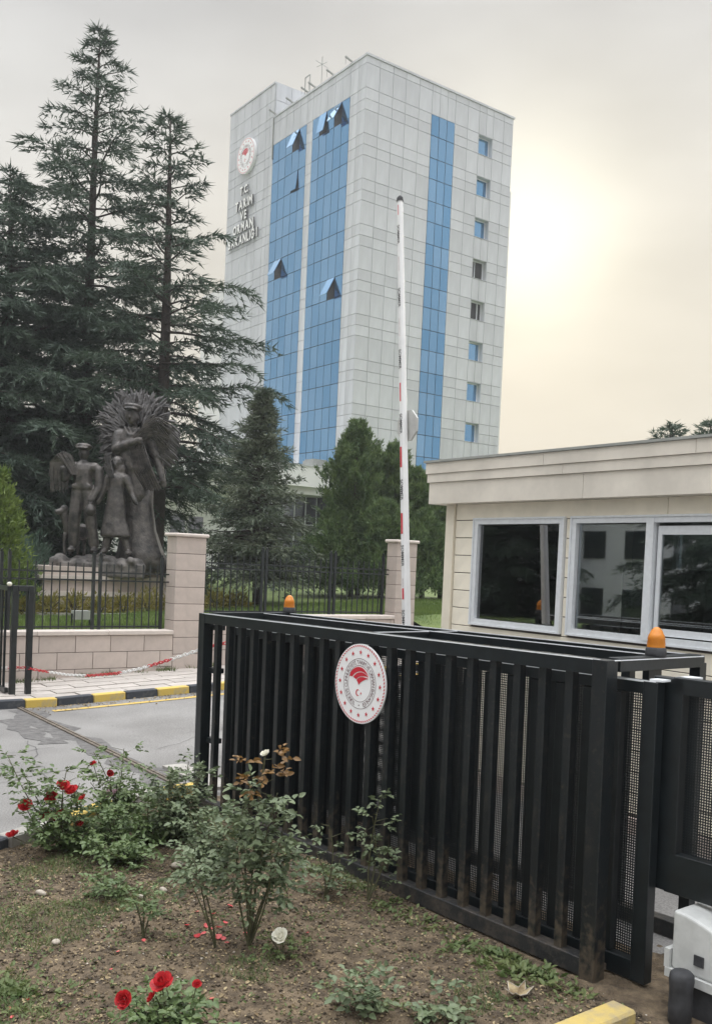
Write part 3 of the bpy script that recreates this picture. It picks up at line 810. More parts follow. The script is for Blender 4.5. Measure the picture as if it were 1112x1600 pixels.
# ------------------------------------------------------------------ kiosk
def kiosk():
    X, Y0, Y1 = 7.34, 2.6, 8.26          # front plane, right end, left corner
    t = root('guard_kiosk', (X + 1.6, 5.5, .3), 'cream clad guard kiosk with flat stepped roof and aluminium windows', 'guard booth')
    zb, zt = .25, 3.24; W1, W2 = (6.49, 7.82), (3.6, 6.41); zs, zh = 1.88, 3.07
    b = MB(); th = .12
    # front wall shell around the openings
    b.box(X + .02, Y0, zb, X + th, Y1 - .02, zs).box(X + .02, Y0, zh, X + th, Y1 - .02, zt)
    b.box(X + .02, W1[1], zs, X + th, Y1 - .02, zh).box(X + .02, W2[1], zs, X + th, W1[0], zh).box(X + .02, Y0, zs, X + th, W2[0], zh)
    part('front_wall', b, M_stonejoint, t)
    part('left_wall', MB().box(X + th, Y1 - th, zb, X + 3.2, Y1, zt), M_cream, t)
    part('right_wall', MB().box(X + th, Y0, zb, X + 3.2, Y0 + th, zt), M_cream, t)
    bw = MB().box(X + 3.2, Y0, zb, X + 3.3, 5.0, zt).box(X + 3.2, 7.5, zb, X + 3.3, Y1, zt).box(X + 3.2, 5.0, zb, X + 3.3, 7.5, 1.7).box(X + 3.2, 5.0, 3.1, X + 3.3, 7.5, zt)
    part('back_wall', bw, M_int, t)
    bf = part('added_rear_window_frame', MB().box(X + 3.19, 5.0, 1.7, X + 3.31, 5.06, 3.1).box(X + 3.19, 7.44, 1.7, X + 3.31, 7.5, 3.1).box(X + 3.19, 6.2, 1.7, X + 3.31, 6.26, 3.1).box(X + 3.19, 5.06, 1.7, X + 3.31, 6.2, 1.76).box(X + 3.19, 6.26, 1.7, X + 3.31, 7.44, 1.76), M_alu, t)  # rear window added to let daylight into the interior
    part('window_pane', MB().box(X + 3.24, 5.06, 1.76, X + 3.25, 6.2, 3.1).box(X + 3.24, 6.26, 1.76, X + 3.25, 7.44, 3.1), M_kglass, bf, local=True)
    part('floor_slab', MB().box(X + th, Y0 + th, zb, X + 3.2, Y1 - th, .95), M_int2, t)
    part('ceiling', MB().box(X + th, Y0 + th, 3.13, X + 3.2, Y1 - th, 3.235), M_int, t)
    part('plinth', MB().box(X - .05, Y0 - .05, 0, X + 3.35, Y1 + .05, .25), M_stone, t)
    # desk and cabinet seen dimly inside
    part('desk', MB().box(X + .5, 3.5, .95, X + 1.2, 6.2, 1.7), M_int2, t)
    part('cabinet', MB().box(X + 2.6, 6.6, .95, X + 3.15, 7.8, 2.6), M_int2, t)
    # cladding courses
    hgt = .1985
    zz = [zb + .02 + hgt * i for i in range(15)]
    for z in zz:
        z1 = min(z + hgt, 3.235)
        zc, h = (z + z1) / 2, z1 - z - .009
        if h < .03: continue
        def pan(a, c): piece('cladding_board', (X + .01, (a + c) / 2, zc), (.022, c - a - .004, h), M_cream, t, .003)
        if z1 < zs + .06 or z > zh - .03:
            pan(Y0, 5.3); pan(5.3, Y1 - .12)
        else:
            pan(W1[1] + .005, Y1 - .12); pan(W2[1] + .005, W1[0] - .005); pan(Y0, W2[0] - .005)
    part('corner_trim', MB().box(X - .03, Y1 - .115, zb, X + .06, Y1 + .02, 3.235), M_cream_trim, t)
    # stepped roof edge
    ov = .21
    for i, (z0, z1, o) in enumerate(((3.232, 3.475, ov - .035), (3.478, 3.575, ov - .015), (3.578, 3.70, ov))):
        seams = [Y0 - o, 3.9 + .5 * i, 6.15 + .25 * i, Y1 + o]
        for a, b in zip(seams, seams[1:]): part('fascia_board', MB().box(X - o, a + .002, z0, X + 3.3 + o, b - .002, z1), M_fascia, t)
    part('roof_edge_flashing', MB().box(X - ov - .02, Y0 - ov - .02, 3.703, X + 3.3 + ov + .02, Y1 + ov + .02, 3.728), M_floodl, t)
    # windows
    def window(y0, y1, name):
        f = MB(); fw = .07; xo = X - .025; xi = X + .07
        f.box(xo, y0, zs, xi, y1, zs + fw).box(xo, y0, zh - fw, xi, y1, zh).box(xo, y0, zs + fw, xi, y0 + fw, zh - fw).box(xo, y1 - fw, zs + fw, xi, y1, zh - fw)
        lip = .0
        f.box(xo - .012, y0 - lip, zs - lip, xo - .002, y1 + lip, zs + .018).box(xo - .012, y0 - lip, zh - .018, xo - .002, y1 + lip, zh + lip)
        f.box(xo - .012, y0 - lip, zs + .018, xo - .002, y0 + .018, zh - .018).box(xo - .012, y1 - .018, zs + .018, xo - .002, y1 + lip, zh - .018)
        return part(name, f, M_alu, t)
    w1 = window(*W1, 'window_frame')
    part('window_pane', MB().box(X + .02, W1[0] + .08, zs + .08, X + .028, W1[1] - .08, zh - .08), M_kglass, w1, local=True)
    w2 = window(*W2, 'window_frame')
    part('mullion', MB().box(X - .035, 5.42, zs + .03, X + .06, 5.50, zh - .03), M_alu, w2, local=True)
    part('window_pane', MB().box(X + .02, 5.49, zs + .08, X + .028, W2[1] - .08, zh - .08), M_kglass, w2, local=True)
    sf = MB().box(X + .015, W2[0] + .08, zh - .18, X + .05, 5.36, zh - .10).box(X + .015, W2[0] + .08, zs + .085, X + .05, 5.36, zs + .15).box(X + .015, 5.36, zs + .085, X + .05, 5.40, zh - .10)
    part('sliding_sash', sf, M_alu, w2, local=True)
    part('window_pane', MB().box(X + .03, W2[0] + .08, zs + .14, X + .038, 5.36, zh - .17), M_kglass, w2, local=True)
kiosk()
def annex():
    t = root('street_house', (-13, 21, 0), 'pale low building across the forecourt, mirrored in the kiosk windows', 'building')
    part('wall', MB().box(-16, 18.4, 0, -10.5, 24.5, 4.6), M_whitewall, t); part('roof', MB().box(-16.2, 18.2, 4.603, -10.3, 24.7, 4.85), M_fascia, t)
    for y in (19.3, 21.0, 22.7):
        for z in (1.6, 3.5): piece('window_pane', (-10.48, y, z), (.05, .9, .9), M_pglass, t)
    for x in (-14.8, -13.2, -11.6):
        for z in (1.6, 3.5): piece('window_pane', (x, 18.38, z), (.9, .05, .9), M_pglass, t)
annex()

# ------------------------------------------------------------------ pillars, wall, fence
def pillar(x0, y0, w, d, z0, z1, label):
    t = root('stone_pillar', (x0 + w / 2, y0 + d / 2, z0), label, 'pillar', 'stone gate pillars')
    part('pillar_core', MB().box(x0 + .012, y0 + .012, z0, x0 + w - .012, y0 + d - .012, z1), M_stonejoint, t)
    n = round((z1 - z0) / .325); h = (z1 - z0) / n; rng = random.Random(int(x0 * 10))
    for i in range(n):
        zc = z0 + h * (i + .5)
        piece('stone_block', (x0 + w / 2, y0 + d / 2, zc), (w, d, h - .011), M_stone, t, .004, (0, 0, rng.uniform(-.003, .003)))
    piece('capstone', (x0 + w / 2, y0 + d / 2, z1 + .037), (w + .1, d + .1, .07), M_coping, t, .02)
pillar(8.082, 17.0, .64, .43, .25, 2.885, 'pinkish stone pillar at the right end of the low wall before the statue')
pillar(13.58, 17.0, .58, .38, .45, 3.03, 'pinkish stone pillar partly hidden by the white barrier boom')

def lowwall(x0, x1, ztop, label, zlow):
    t = root('garden_wall', ((x0 + x1) / 2, 17.15, hx(x0)), label, 'wall', 'low stone garden walls')
    part('wall_core', MB().box(x0 + .01, 17.014, zlow, x1 - .01, 17.36, ztop - .09), M_stonejoint, t)
    z = ztop - .09; row = 0; rng = random.Random(3)
    while z > zlow + .02:
        h = .312; off = 0 if row % 2 == 0 else .335; x = x0 - .67 + (.72 + off) % .67
        while x < x1 - .02:
            a, b = max(x, x0), min(x + .67, x1)
            if b - a > .06:
                piece('stone_block', ((a + b) / 2, 17.075, z - h / 2), (b - a - .011, .15, h - .011), M_stone, t, .004, (rng.uniform(-.003, .003), 0, 0))
            x += .67
        z -= h; row += 1
    x = x0
    while x < x1 - .02:
        b = min(x + 1.34, x1); piece('coping_stone', ((x + b) / 2, 17.165, ztop - .045), (b - x - .006, .40, .085), M_coping, t, .012); x = b
lowwall(1.4, 8.076, 1.055, 'low pinkish block wall below the iron fence, left of the stone pillar', -.25)
lowwall(8.73, 13.57, 1.36, 'low block wall between the two stone pillars, behind the black gate', .1)

def ironfence(x0, x1, posts, zr, zbar, zbot, zpost, label, grp):
    y = 17.30
    t = root('iron_fence', ((x0 + x1) / 2, y, zbot), label, 'fence', grp)
    for z in zr: piece('rail', ((x0 + x1) / 2, y, z), (x1 - x0, .022, .03), M_black, t)
    piece('rail', ((x0 + x1) / 2, y, zbot + .05), (x1 - x0, .022, .03), M_black, t)
    for p in posts:
        o = piece('post', (p, y, (zbot + zpost) / 2 - .03), (.055, .055, zpost - zbot + .06), M_black, t)
        piece('finial', (0, 0, (zpost - zbot) / 2 + .055), (.035, .035, .05), M_black, o, .01, local=True)
    x = x0 + .12
    while x < x1:
        if all(abs(x - p) > .06 for p in posts): piece('bar', (x, y, (zbot + zbar) / 2 + .01), (.02, .02, zbar - zbot), M_black, t)
        x += .148
    e = MB().beam((x1 - .05, y, zr[0]), (x1 + .14, y, zr[0]), .025, .025).beam((x1 - .05, y, zr[1]), (x1 + .14, y, zr[1]), .025, .025)
    part('wall_bracket', e, M_black, t)
ironfence(1.5, 7.95, [1.7, 3.2, 3.32, 4.86, 5.0, 6.55, 6.68, 7.93], (2.13, 1.98), 2.29, 1.055, 2.46, 'black iron bar fence on the low wall in front of the bronze statue', 'iron bar fences')
ironfence(8.75, 13.46, [8.8, 10.2, 10.3, 11.95, 12.07, 13.42], (2.395, 2.29), 2.56, 1.36, 2.72, 'black iron bar fence between the stone pillars in front of the spruce', 'iron bar fences')

# ------------------------------------------------------------------ sliding gate cage
GATE_LOC, GATE_ROT = (4.642, 3.664, 0.0), (-.009, 0, R(2.74))
def meshgrid_part(name, s0, s1, z0, z1, t, parent, pitch=.0165, wire=.0076):
    b = MB(); s = s0
    while s <= s1: b.box(t - .001, s - wire / 2, z0, t + .001, s + wire / 2, z1); s += pitch
    z = z0
    while z <= z1: b.box(t + .001, s0, z - wire / 2, t + .003, s1, z + wire / 2); z += pitch
    return part(name, b, M_black, parent, local=True)
def gate_cage():
    t = root('gate_guard_frame', GATE_LOC, 'black steel box frame of upright bars with round white emblem, enclosing the sliding gate', 'gate', rot=GATE_ROT)
    L, H, D = 4.914, 1.985, 1.03
    P = .06
    def bar(name, c, d, m=M_black): return piece(name, c, d, m, t, .003, local=True)
    for y in (0, L): bar('corner_post', (0, y + (.055 if y == 0 else -.055), H / 2 - .05), (.11, .11, H - .0 + .1), M_rust if y == 0 else M_black)
    for y in (.055, L - .055): bar('corner_post', (D, y, H / 2), (.08, .08, H - .1))
    for x, w in ((0, .1), (.69, .06), (D, .08)):
        bar('top_rail', (x, L / 2, H - .047 if x == 0 else H - .03), (w, L - .22 if x == 0 else L - .06, .095 if x == 0 else .06))
    for y in (.05, 2.35, L - .05):
        bar('cross_rail', (D / 2 + .02, y, H - .033), (D - .1, .07, .055) if y == 2.35 else (D - .13, .09, .085))
    for x in (0.0, D): bar('bottom_rail', (x, L / 2, .085), (.10, L - .22, .11), M_dusty)
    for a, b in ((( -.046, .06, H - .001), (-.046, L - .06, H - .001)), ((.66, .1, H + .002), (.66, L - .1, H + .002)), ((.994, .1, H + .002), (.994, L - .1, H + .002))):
        part('glint_edge', MB().beam(a, b, .011, .006), M_alu, t, local=True)  # pale strips paint the sky glint onto the rail edges
    for y in (.004, 2.318): part('glint_edge', MB().beam((.02, y, H - .003), (D - .02, y, H - .003), .011, .006), M_alu, t, local=True)  # same painted glint along the cross rails
    for i in range(21):
        y = .30 + .2155 * i
        bar('bar', (0, y, .125 + (H - .22) / 2), (P, P, H - .22), M_rust)
        bar('rear_bar', (D, y + .09, .125 + (H - .20) / 2), (.07, .075, H - .20))
    for y, z in ((L - .17, 1.42), (L - .17, .72), (L - .17, 1.85)): bar('stop_bracket', (.06, y, z), (.10, .16, .05))
    meshgrid_part('perforated_sheet', 2.2, L - .1, .13, 1.55, D - .04, t)
    # amber beacons
    def beacon(x, y, z0):
        b = part('beacon_lens', MB().lathe((x, y, z0), [(.055, 0), (.058, .03), (.056, .035), (.058, .04), (.054, .068), (.056, .072), (.049, .10), (.045, .104), (.034, .13), (.018, .146), (.004, .151)], 20), M_amber, t, local=True, smooth=True)
        part('beacon_base', MB().lathe((x, y, z0), [(.065, -.04), (.068, -.02), (.064, .012), (.060, .02)], 18), M_rubber, b, local=True, smooth=True)
    beacon(.52, .05, H + .045); beacon(D - .02, L - .05, H + .045)
    bar('beacon_post', (.52, .09, 1.84), (.085, .05, .2))
    # emblem plate on the bars
    emblem(t, (-.062, 2.324, 1.575), (0, -1, 0), (0, 0, 1), (-1, 0, 0), .316, .012)
    return t
cage = gate_cage()
def gate_leaf():
    t = root('sliding_gate', GATE_LOC, 'black sliding gate leaf of bars and perforated sheet parked inside the box frame', 'gate', rot=GATE_ROT)
    x, s0, s1, z0, z1 = .20, -.21, 4.66, .03, 1.868
    def bar(name, c, d): return piece(name, c, d, M_black, t, .003, local=True)
    bar('top_rail', (x, (s0 + s1) / 2, z1 - .04), (.07, s1 - s0, .08)); bar('bottom_rail', (x, (s0 + s1) / 2, z0 + .06), (.07, s1 - s0, .12))
    for y in (s0 + .05, s1 - .05): bar('stile', (x, y, (z0 + z1) / 2), (.08, .1, z1 - z0 - .003))
    y = s0 + .30
    while y < s1 - .15: bar('bar', (x, y, (z0 + z1) / 2 + .02), (.06, .075, z1 - z0 - .21)); y += .2155
    meshgrid_part('perforated_sheet', s0 + .1, s1 - .1, z0 + .12, z1 - .08, x + .035, t)
    part('glint_edge', MB().beam((x - .032, s0 + .02, z1 - .003), (x - .032, s1 - .02, z1 - .003), .010, .010), M_alu, t, local=True)  # pale strip paints in the lit top edge of the leaf
    part('hinge_plate', MB().box(x - .02, s0 - .02, z1 + .002, x + .42, s0 + .07, z1 + .014), M_alu, t, local=True)
    part('wheel', MB().lathe((x, .1, .05), [(.01, -.02), (.05, -.02), (.05, .02), (.01, .02)], 14), M_steel, t, local=True)
gate_leaf()
def gate_side_panel():
    t = root('gate_side_panel', GATE_LOC, 'black perforated steel panel to the right of the gate frame above the white motor box', 'fence panel', rot=GATE_ROT)
    x, s1, s0, z0, z1 = .30, -.245, -3.0, .60, 1.90
    def bar(name, c, d): return piece(name, c, d, M_black, t, .003, local=True)
    bar('top_rail', (x, (s0 + s1) / 2, z1 - .05), (.07, s1 - s0, .10)); bar('bottom_rail', (x, (s0 + s1) / 2, z0 + .12), (.07, s1 - s0, .24))
    bar('stile', (x, s1 + .03, (z0 + z1) / 2), (.07, .20, z1 - z0 - .01))
    for y in (s1 - .34, s1 - .62, s1 - 1.0, s1 - 1.6, s1 - 2.2): bar('bar', (x, y, (z0 + z1) / 2 + .04), (.06, .07, z1 - z0 - .26))
    bar('post', (x + .05, s1 - .34, .40), (.08, .08, .9))
    bar('post', (x + .02, -2.9, .85), (.10, .10, 1.72))
    meshgrid_part('perforated_sheet', s0, s1 - .05, z0 + .24, z1 - .09, x + .037, t)
gate_side_panel()

# motor box, stub post
def motor():
    t = root('gate_motor', (4.90, 3.07, .19), 'white plastic gate motor box with curved top beside the gate', 'gate motor', rot=(0, 0, R(2)))
    pr = []
    w, h = .36, .47
    pr = [(-.18, 0), (.18, 0), (.18, .25)] + [(.18 - .36 * i / 8, .25 + .09 * math.sin(math.pi / 2 * i / 8)) for i in range(1, 9)]
    o = part('housing', MB().prism(pr, (-.14, 0, .05), (0, -1, 0), (0, 0, 1), (1, 0, 0), .27), M_motor, t, local=True, fix=True)
    m = o.modifiers.new('b', 'BEVEL'); m.width = .018; m.segments = 3
    part('base_flange', MB().box(-.16, -.20, 0, .15, .205, .05).box(-.155, .181, .05, .12, .215, .16), M_motor, t, local=True)
    part('mounting_plinth', MB().box(-.14, -.17, -.25, .14, .17, -.001), M_rubber, t, local=True)
    part('lock_cover', MB().box(-.150, -.03, .12, -.142, .03, .18), M_rubber, t, local=True)
motor()
def stub():
    t = root('stub_post', (4.64, 3.09, 0), 'short dark weathered post in front of the white motor box', 'post')
    rng = random.Random(2); b = MB(); prof = [(.062, -.05), (.066, .1), (.064, .2), (.070, .25), (.066, .285), (.05, .30), (.02, .305)]
    b.lathe((4.64, 3.09, 0), prof, 14)
    part('post_body', b, M_rubber, t, smooth=True)
stub()

# ------------------------------------------------------------------ barrier boom
def boom():
    t = root('barrier_gate', (6.3, 7.53, 0.05), 'raised white barrier boom with red stripes and an octagonal plate near the kiosk', 'barrier')
    part('cabinet', MB().box(6.12, 7.35, .05, 6.5, 7.75, 1.12).box(6.10, 7.33, 1.121, 6.52, 7.77, 1.16), M_motor, t)
    a, b = Vector((6.3, 7.59, .95)), Vector((6.3, 8.115, 6.40)); d = (b - a).normalized(); sy = Vector((1, 0, 0)).cross(d)
    sy = -sy if sy.y < 0 else sy
    ux = Vector((1, 0, 0))
    v, f = [], []
    def sec(p, wy, wx, c):
        out = []
        for i, j in ((-1, -.6), (-.6, -1), (.6, -1), (1, -.6), (1, .6), (.6, 1), (-.6, 1), (-1, .6)):
            out.append(p + ux * i * wx / 2 + sy * j * wy / 2)
        return out
    W = lambda k: (.094 - .036 * k, .085 - .034 * k)
    n = 8
    for i in range(n + 1):
        k = i / n; v += sec(a + (b - a) * k, *W(k), 0)
    for i in range(n):
        for k in range(8): f.append((i * 8 + k, i * 8 + (k + 1) % 8, (i + 1) * 8 + (k + 1) % 8, (i + 1) * 8 + k))
    f += [tuple(range(7, -1, -1)), tuple(range(n * 8, n * 8 + 8))]
    arm = part('boom_arm', MB().add(v, f), M_boom, t, fix=True)
    at = lambda z: (z - a.z) / (b.z - a.z)
    def face(z, off=.0015): k = at(z); return a + (b - a) * k - ux * (W(k)[1] / 2 + off)
    for i, py in enumerate((367, 467, 564, 665, 768, 870, 970)):
        z = 1.88 + (977 - py) * .0068; k = at(z); m = MB()
        put_text(m, 'SOMMER', face(z), -d, -sy, .060 - .010 * k, 0, None, 1.0, .012)
        part('lettering', m, M_ink, arm, local=True)
    def stripe(z0, z1, m, y0=-.5, y1=.2):
        q = [];
        for z in (z0, z1):
            k = at(z); wy = W(k)[0] * .6
            q += [face(z, .001) - sy * (wy * y0), face(z, .001) - sy * (wy * y1)]
        part('reflective_stripe', MB().add(q, [(0, 1, 3, 2)]), m, arm, local=True)
    for py in (717, 820): stripe(1.88 + (977 - py - 16) * .0068, 1.88 + (977 - py + 16) * .0068, M_boomred, -.45, .2)
    stripe(1.88 + (977 - 937) * .0068, 1.88 + (977 - 920) * .0068, M_boomred, -.3, .25)
    stripe(1.88 + (977 - 918) * .0068, 1.88 + (977 - 905) * .0068, M_boomfaded, -.2, .1)
    stripe(1.88 + (977 - 630) * .0068, 1.88 + (977 - 601) * .0068, M_boomred, -.3, .15)
    stripe(1.88 + (977 - 528) * .0068, 1.88 + (977 - 500) * .0068, M_boomfaded, -.3, .1)
    stripe(1.88 + (977 - 425) * .0068, 1.88 + (977 - 402) * .0068, M_boomfaded, -.3, .1)
    stripe(1.88 + (977 - 336) * .0068, 1.88 + (977 - 320) * .0068, M_boomred, -.1, .2)
    part('end_cap', MB().add(sec(b - d * .01, .071, .064, 0) + sec(b + d * .03, .06, .052, 0) + sec(b + d * .05, .03, .026, 0),
         [(k, (k + 1) % 8, (k + 1) % 8 + 8, k + 8) for k in range(8)] + [(k + 8, (k + 1) % 8 + 8, (k + 1) % 8 + 16, k + 16) for k in range(8)] + [tuple(range(16, 24))]), M_rubber, arm, local=True, fix=True)
    # octagonal plate fixed behind the boom
    zc = 1.88 + (977 - 667) * .0068; c = a + (b - a) * at(zc) + ux * .05; r = .175
    octp = [(r * math.cos(R(22.5 + 45 * i)), r * math.sin(R(22.5 + 45 * i))) for i in range(8)]
    part('octagonal_plate', MB().prism(octp, c, (0, -1, 0), (0, 0, 1), (1, 0, 0), .02), M_platebk, t, fix=True)
boom()

# ------------------------------------------------------------------ left guide post, fence and chain
def left_gate():
    t = root('gate_guide_frame', (4.9, 15.7, 0), 'black tubular portal frame standing at the kerb on the far side of the entrance', 'gate frame')
    y = 15.68
    piece('post', (4.885, y, .93), (.09, .09, 1.96), M_black, t, .004)
    piece('post', (4.635, y + .02, .93), (.09, .09, 1.96), M_black, t, .004)
    piece('top_rail', (4.76, y + .01, 1.865), (.16, .085, .09), M_black, t, .004)
    for yy in (15.633,): piece('latch', (4.89, yy, .56), (.10, .04, .05), M_rubber, t)
    f = root('side_fence', (4.55, 17.2, 0), 'black barred fence panel at the left edge beside the portal frame', 'fence')
    x = 4.56
    piece('top_rail', (x, 17.4, 1.86), (.06, 3.3, .07), M_black, f); piece('bottom_rail', (x, 17.4, .19), (.06, 3.3, .08), M_black, f)
    for i in range(16): piece('bar', (x, 15.92 + .2 * i, 1.02), (.035, .035, 1.6), M_black, f)
    piece('post', (x, 16.4, .92), (.07, .07, 1.9), M_black, f); piece('post', (x, 18.6, .92), (.07, .07, 1.9), M_black, f)
    c = root('crumpled_paper', (4.62, 15.95, 1.92), 'small white crumpled scrap on top of the fence rail at the left edge', 'paper')
    part('scrap', MB().ell((4.62, 15.95, 1.925), (.045, .06, .035), 7, 5), M_white, c)
left_gate()
def chain():
    pts = [Vector(p) for p in ((4.62, 16.3, .50), (4.84, 15.72, .56), (4.95, 15.4, .55), (5.0, 14.2, .62), (5.0, 13.25, .72), (5.0, 12.2, .88), (5.0, 11.45, 1.03), (5.0, 10.5, 1.26), (5.05, 9.74, 1.47), (5.3, 8.62, 1.74))]
    t = root('plastic_chain', pts[1], 'red and white plastic chain hanging across the entrance road', 'chain')
    # resample
    P = []; 
    for a, b in zip(pts, pts[1:]):
        n = max(2, int((b - a).length / .01)); P += [a + (b - a) * i / n for i in range(n)]
    acc = 0; last = P[0]; out = []
    lk = MB(); seg = []
    for i in range(17):
        a = 2 * math.pi * i / 16; seg.append((math.copysign(abs(math.cos(a)) ** .8, math.cos(a)) * .05, math.sin(a) * .019, 0))
    lk.tube(seg, .0065, 5)
    mr, mw = lk.mesh('link', M_chred), lk.mesh('link', M_chwhite)
    k = 0; bounds = [1.25, 2.6, 3.75, 4.95, 6.15, 7.3]
    # colour changes measured along the chain
    dist = 0; nxt = 0
    for p, q in zip(P, P[1:]):
        dist += (q - p).length
        if dist >= nxt:
            y = p.y
            white = (14.9 > y > 13.35) or (12.1 > y > 11.2) or (10.55 > y > 9.85) or y > 16.1
            if y > 15.0 and y < 16.1: white = False
            o = link('link', mw if white else mr, t); o.location = p - t.location
            d = (q - p).normalized(); o.rotation_mode = 'QUATERNION'
            qn = d.to_track_quat('X', 'Z') @ Matrix.Rotation(R(45 if k % 2 else -45), 4, 'X').to_quaternion(); o.rotation_quaternion = qn
            k += 1; nxt += .082
chain()

# floodlight on the lawn
def flood():
    t = root('floodlight', (6.97, 19.0, 1.0), 'grey box floodlight on the grass behind the iron fence', 'floodlight')
    part('housing', MB().box(6.78, 18.9, 1.12, 7.12, 19.1, 1.30), M_floodl, t); part('lens', MB().box(6.80, 19.103, 1.14, 7.10, 19.115, 1.28), M_pglass, t)
    part('bracket', MB().box(6.75, 18.98, .96, 6.775, 19.02, 1.24).box(7.125, 18.98, .96, 7.15, 19.02, 1.24).box(6.776, 18.98, .96, 7.124, 19.02, .985), M_black, t)
flood()

# ------------------------------------------------------------------ statue group
def remeshed(name, mb, vox, m, parent, local=True, it=4):
    me = mb.mesh(name + '_raw', m); o = bpy.data.objects.new('tmp', me); COL.objects.link(o)
    r = o.modifiers.new('r', 'REMESH'); r.mode = 'VOXEL'; r.voxel_size = vox; r.use_smooth_shade = True
    s = o.modifiers.new('s', 'SMOOTH'); s.iterations = it; s.factor = .5
    dg = bpy.context.evaluated_depsgraph_get(); me2 = bpy.data.meshes.new_from_object(o.evaluated_get(dg)); me2.name = name
    bpy.data.objects.remove(o)
    if not me2.materials: me2.materials.append(m)
    me2.shade_smooth()
    return part(name, me2, m, parent, local=local)
def statue():
    S = .0169
    t = root('bronze_statue', (9.43, 24.1, 2.47), 'dark bronze farmer family with a great wheat sheaf on a rocky base', 'statue', rot=(0, 0, -R(36.24)))
    def p(x, y, d=0): return Vector(((x - 165) * S, -d * S, (870 - y) * S))
    def cap(b, a, ra, c, rc, n=9):
        a, c = Vector(a), Vector(c); ra *= S; rc *= S; k = 4
        pts = [a + (c - a) * i / k for i in range(k + 1)]; rr = [ra + (rc - ra) * i / k for i in range(k + 1)]
        b.tube(pts, rr, n); b.ell(a, (ra, ra, ra), n, 6); b.ell(c, (rc, rc, rc), n, 6)
    def head(b, x, y, d, r, turn=0, scarf=False):
        b.ell(p(x, y, d), (r * S * .8, r * S * .92, r * S * 1.08), 12, 9)
        b.ell(p(x, y + r * .55, d + r * .25), (r * S * .55, r * S * .6, r * S * .6), 10, 7)     # jaw
        b.ell(p(x + turn, y + r * .15, d + r * .95), (r * S * .17, r * S * .3, r * S * .26), 8, 6)  # nose
        b.ell(p(x + turn, y + r * .62, d + r * .80), (r * S * .3, r * S * .12, r * S * .10), 8, 5)  # mouth
        b.ell(p(x, y - r * .22, d + r * .82), (r * S * .5, r * S * .16, r * S * .12), 8, 5)      # brow
        for sx in (-1, 1): b.ell(p(x + sx * r * .82, y + r * .05, d), (r * S * .12, r * S * .2, r * S * .28), 7, 5)
    def flatcap(b, x, y, d, r, tilt=0):
        rot = Matrix.Rotation(R(tilt), 3, 'Y') @ Matrix.Rotation(R(-8), 3, 'X')
        b.ell(p(x, y, d), (r * S * 1.22, r * S * 1.25, r * S * .46), 14, 8, rot)
        b.ell(p(x - tilt * .05, y + r * .32, d + r * .85), (r * S * .95, r * S * .62, r * S * .14), 12, 6, rot)
    # --- tall man behind with an arm round the sheaf
    b = MB(); d = -12
    head(b, 199, 655, d + 14, 12.5, -1.0); flatcap(b, 199.5, 641, d + 15, 13, 3)
    cap(b, p(199, 668, d + 8), 7, p(200, 680, d + 4), 9)
    cap(b, p(181, 684, d + 2), 12, p(223, 683, d), 12); cap(b, p(198, 690, d + 3), 21, p(202, 735, d + 2), 22); cap(b, p(201, 735, d), 22, p(206, 775, d - 4), 24)
    cap(b, p(177, 684, d + 4), 10, p(176, 706, d + 12), 8.5); cap(b, p(176, 706, d + 12), 8.5, p(204, 697, d + 27), 6); cap(b, p(204, 697, d + 27), 6, p(214, 692, d + 29), 4.5)
    for i, (dx, dy) in enumerate(((9, -3), (10, 0), (9.5, 3), (7, 5))): cap(b, p(212, 692 + i * 1.8 - 2, d + 30), 2, p(212 + dx * .8, 692 + dy + i * .6, d + 30), 1.5, 6)
    cap(b, p(226, 686, d), 11, p(238, 712, d + 5), 10); cap(b, p(238, 712, d + 5), 8.5, p(247, 742, d + 12), 6); cap(b, p(247, 742, d + 12), 6, p(250, 752, d + 14), 5)
    for i in range(4): cap(b, p(248 + i * 2.2, 752, d + 14), 1.8, p(249 + i * 2.4, 762 - abs(i - 1.5), d + 15), 1.4, 6)
    cap(b, p(248, 750, d + 15), 1.9, p(243, 757, d + 18), 1.5, 6)
    # collar
    b.beam(p(188, 672, d + 14), p(197, 686, d + 22), 4 * S, 6 * S); b.beam(p(212, 672, d + 14), p(203, 686, d + 22), 4 * S, 6 * S)
    remeshed('tall_man', b, .028, M_bronze, t, it=3)
    # trunk-like robe widening to the ground
    b = MB(); v = []; n = 16
    prof = [(204, 755, 27, 22), (208, 790, 25, 22), (211, 830, 27, 24), (215, 862, 34, 30), (219, 895, 46, 38)]
    for x, y, rx, ry in prof:
        for k in range(n):
            a = 2 * math.pi * k / n; q = 1 + .09 * math.sin(k * 2.7 + y * .02)
            v.append(p(x + rx * q * math.cos(a), y, d - 6 + ry * q * math.sin(a)))
    f = [(i * n + k, i * n + (k + 1) % n, (i + 1) * n + (k + 1) % n, (i + 1) * n + k) for i in range(len(prof) - 1) for k in range(n)] + [tuple(range(n)), tuple(range(len(prof) * n - 1, (len(prof) - 1) * n - 1, -1))]
    part('stalk_base', b.add(v, f), M_bronze, t, local=True, smooth=True, fix=True)
    # --- wheat fan
    rng = random.Random(12); b = MB(); st = MB()
    def ear(base, tip, r):
        base, tip = Vector(base), Vector(tip); dd = tip - base
        b.tube([base, base + dd * .25, base + dd * .65, tip], [r * .5, r, r * .85, r * .12], 5)
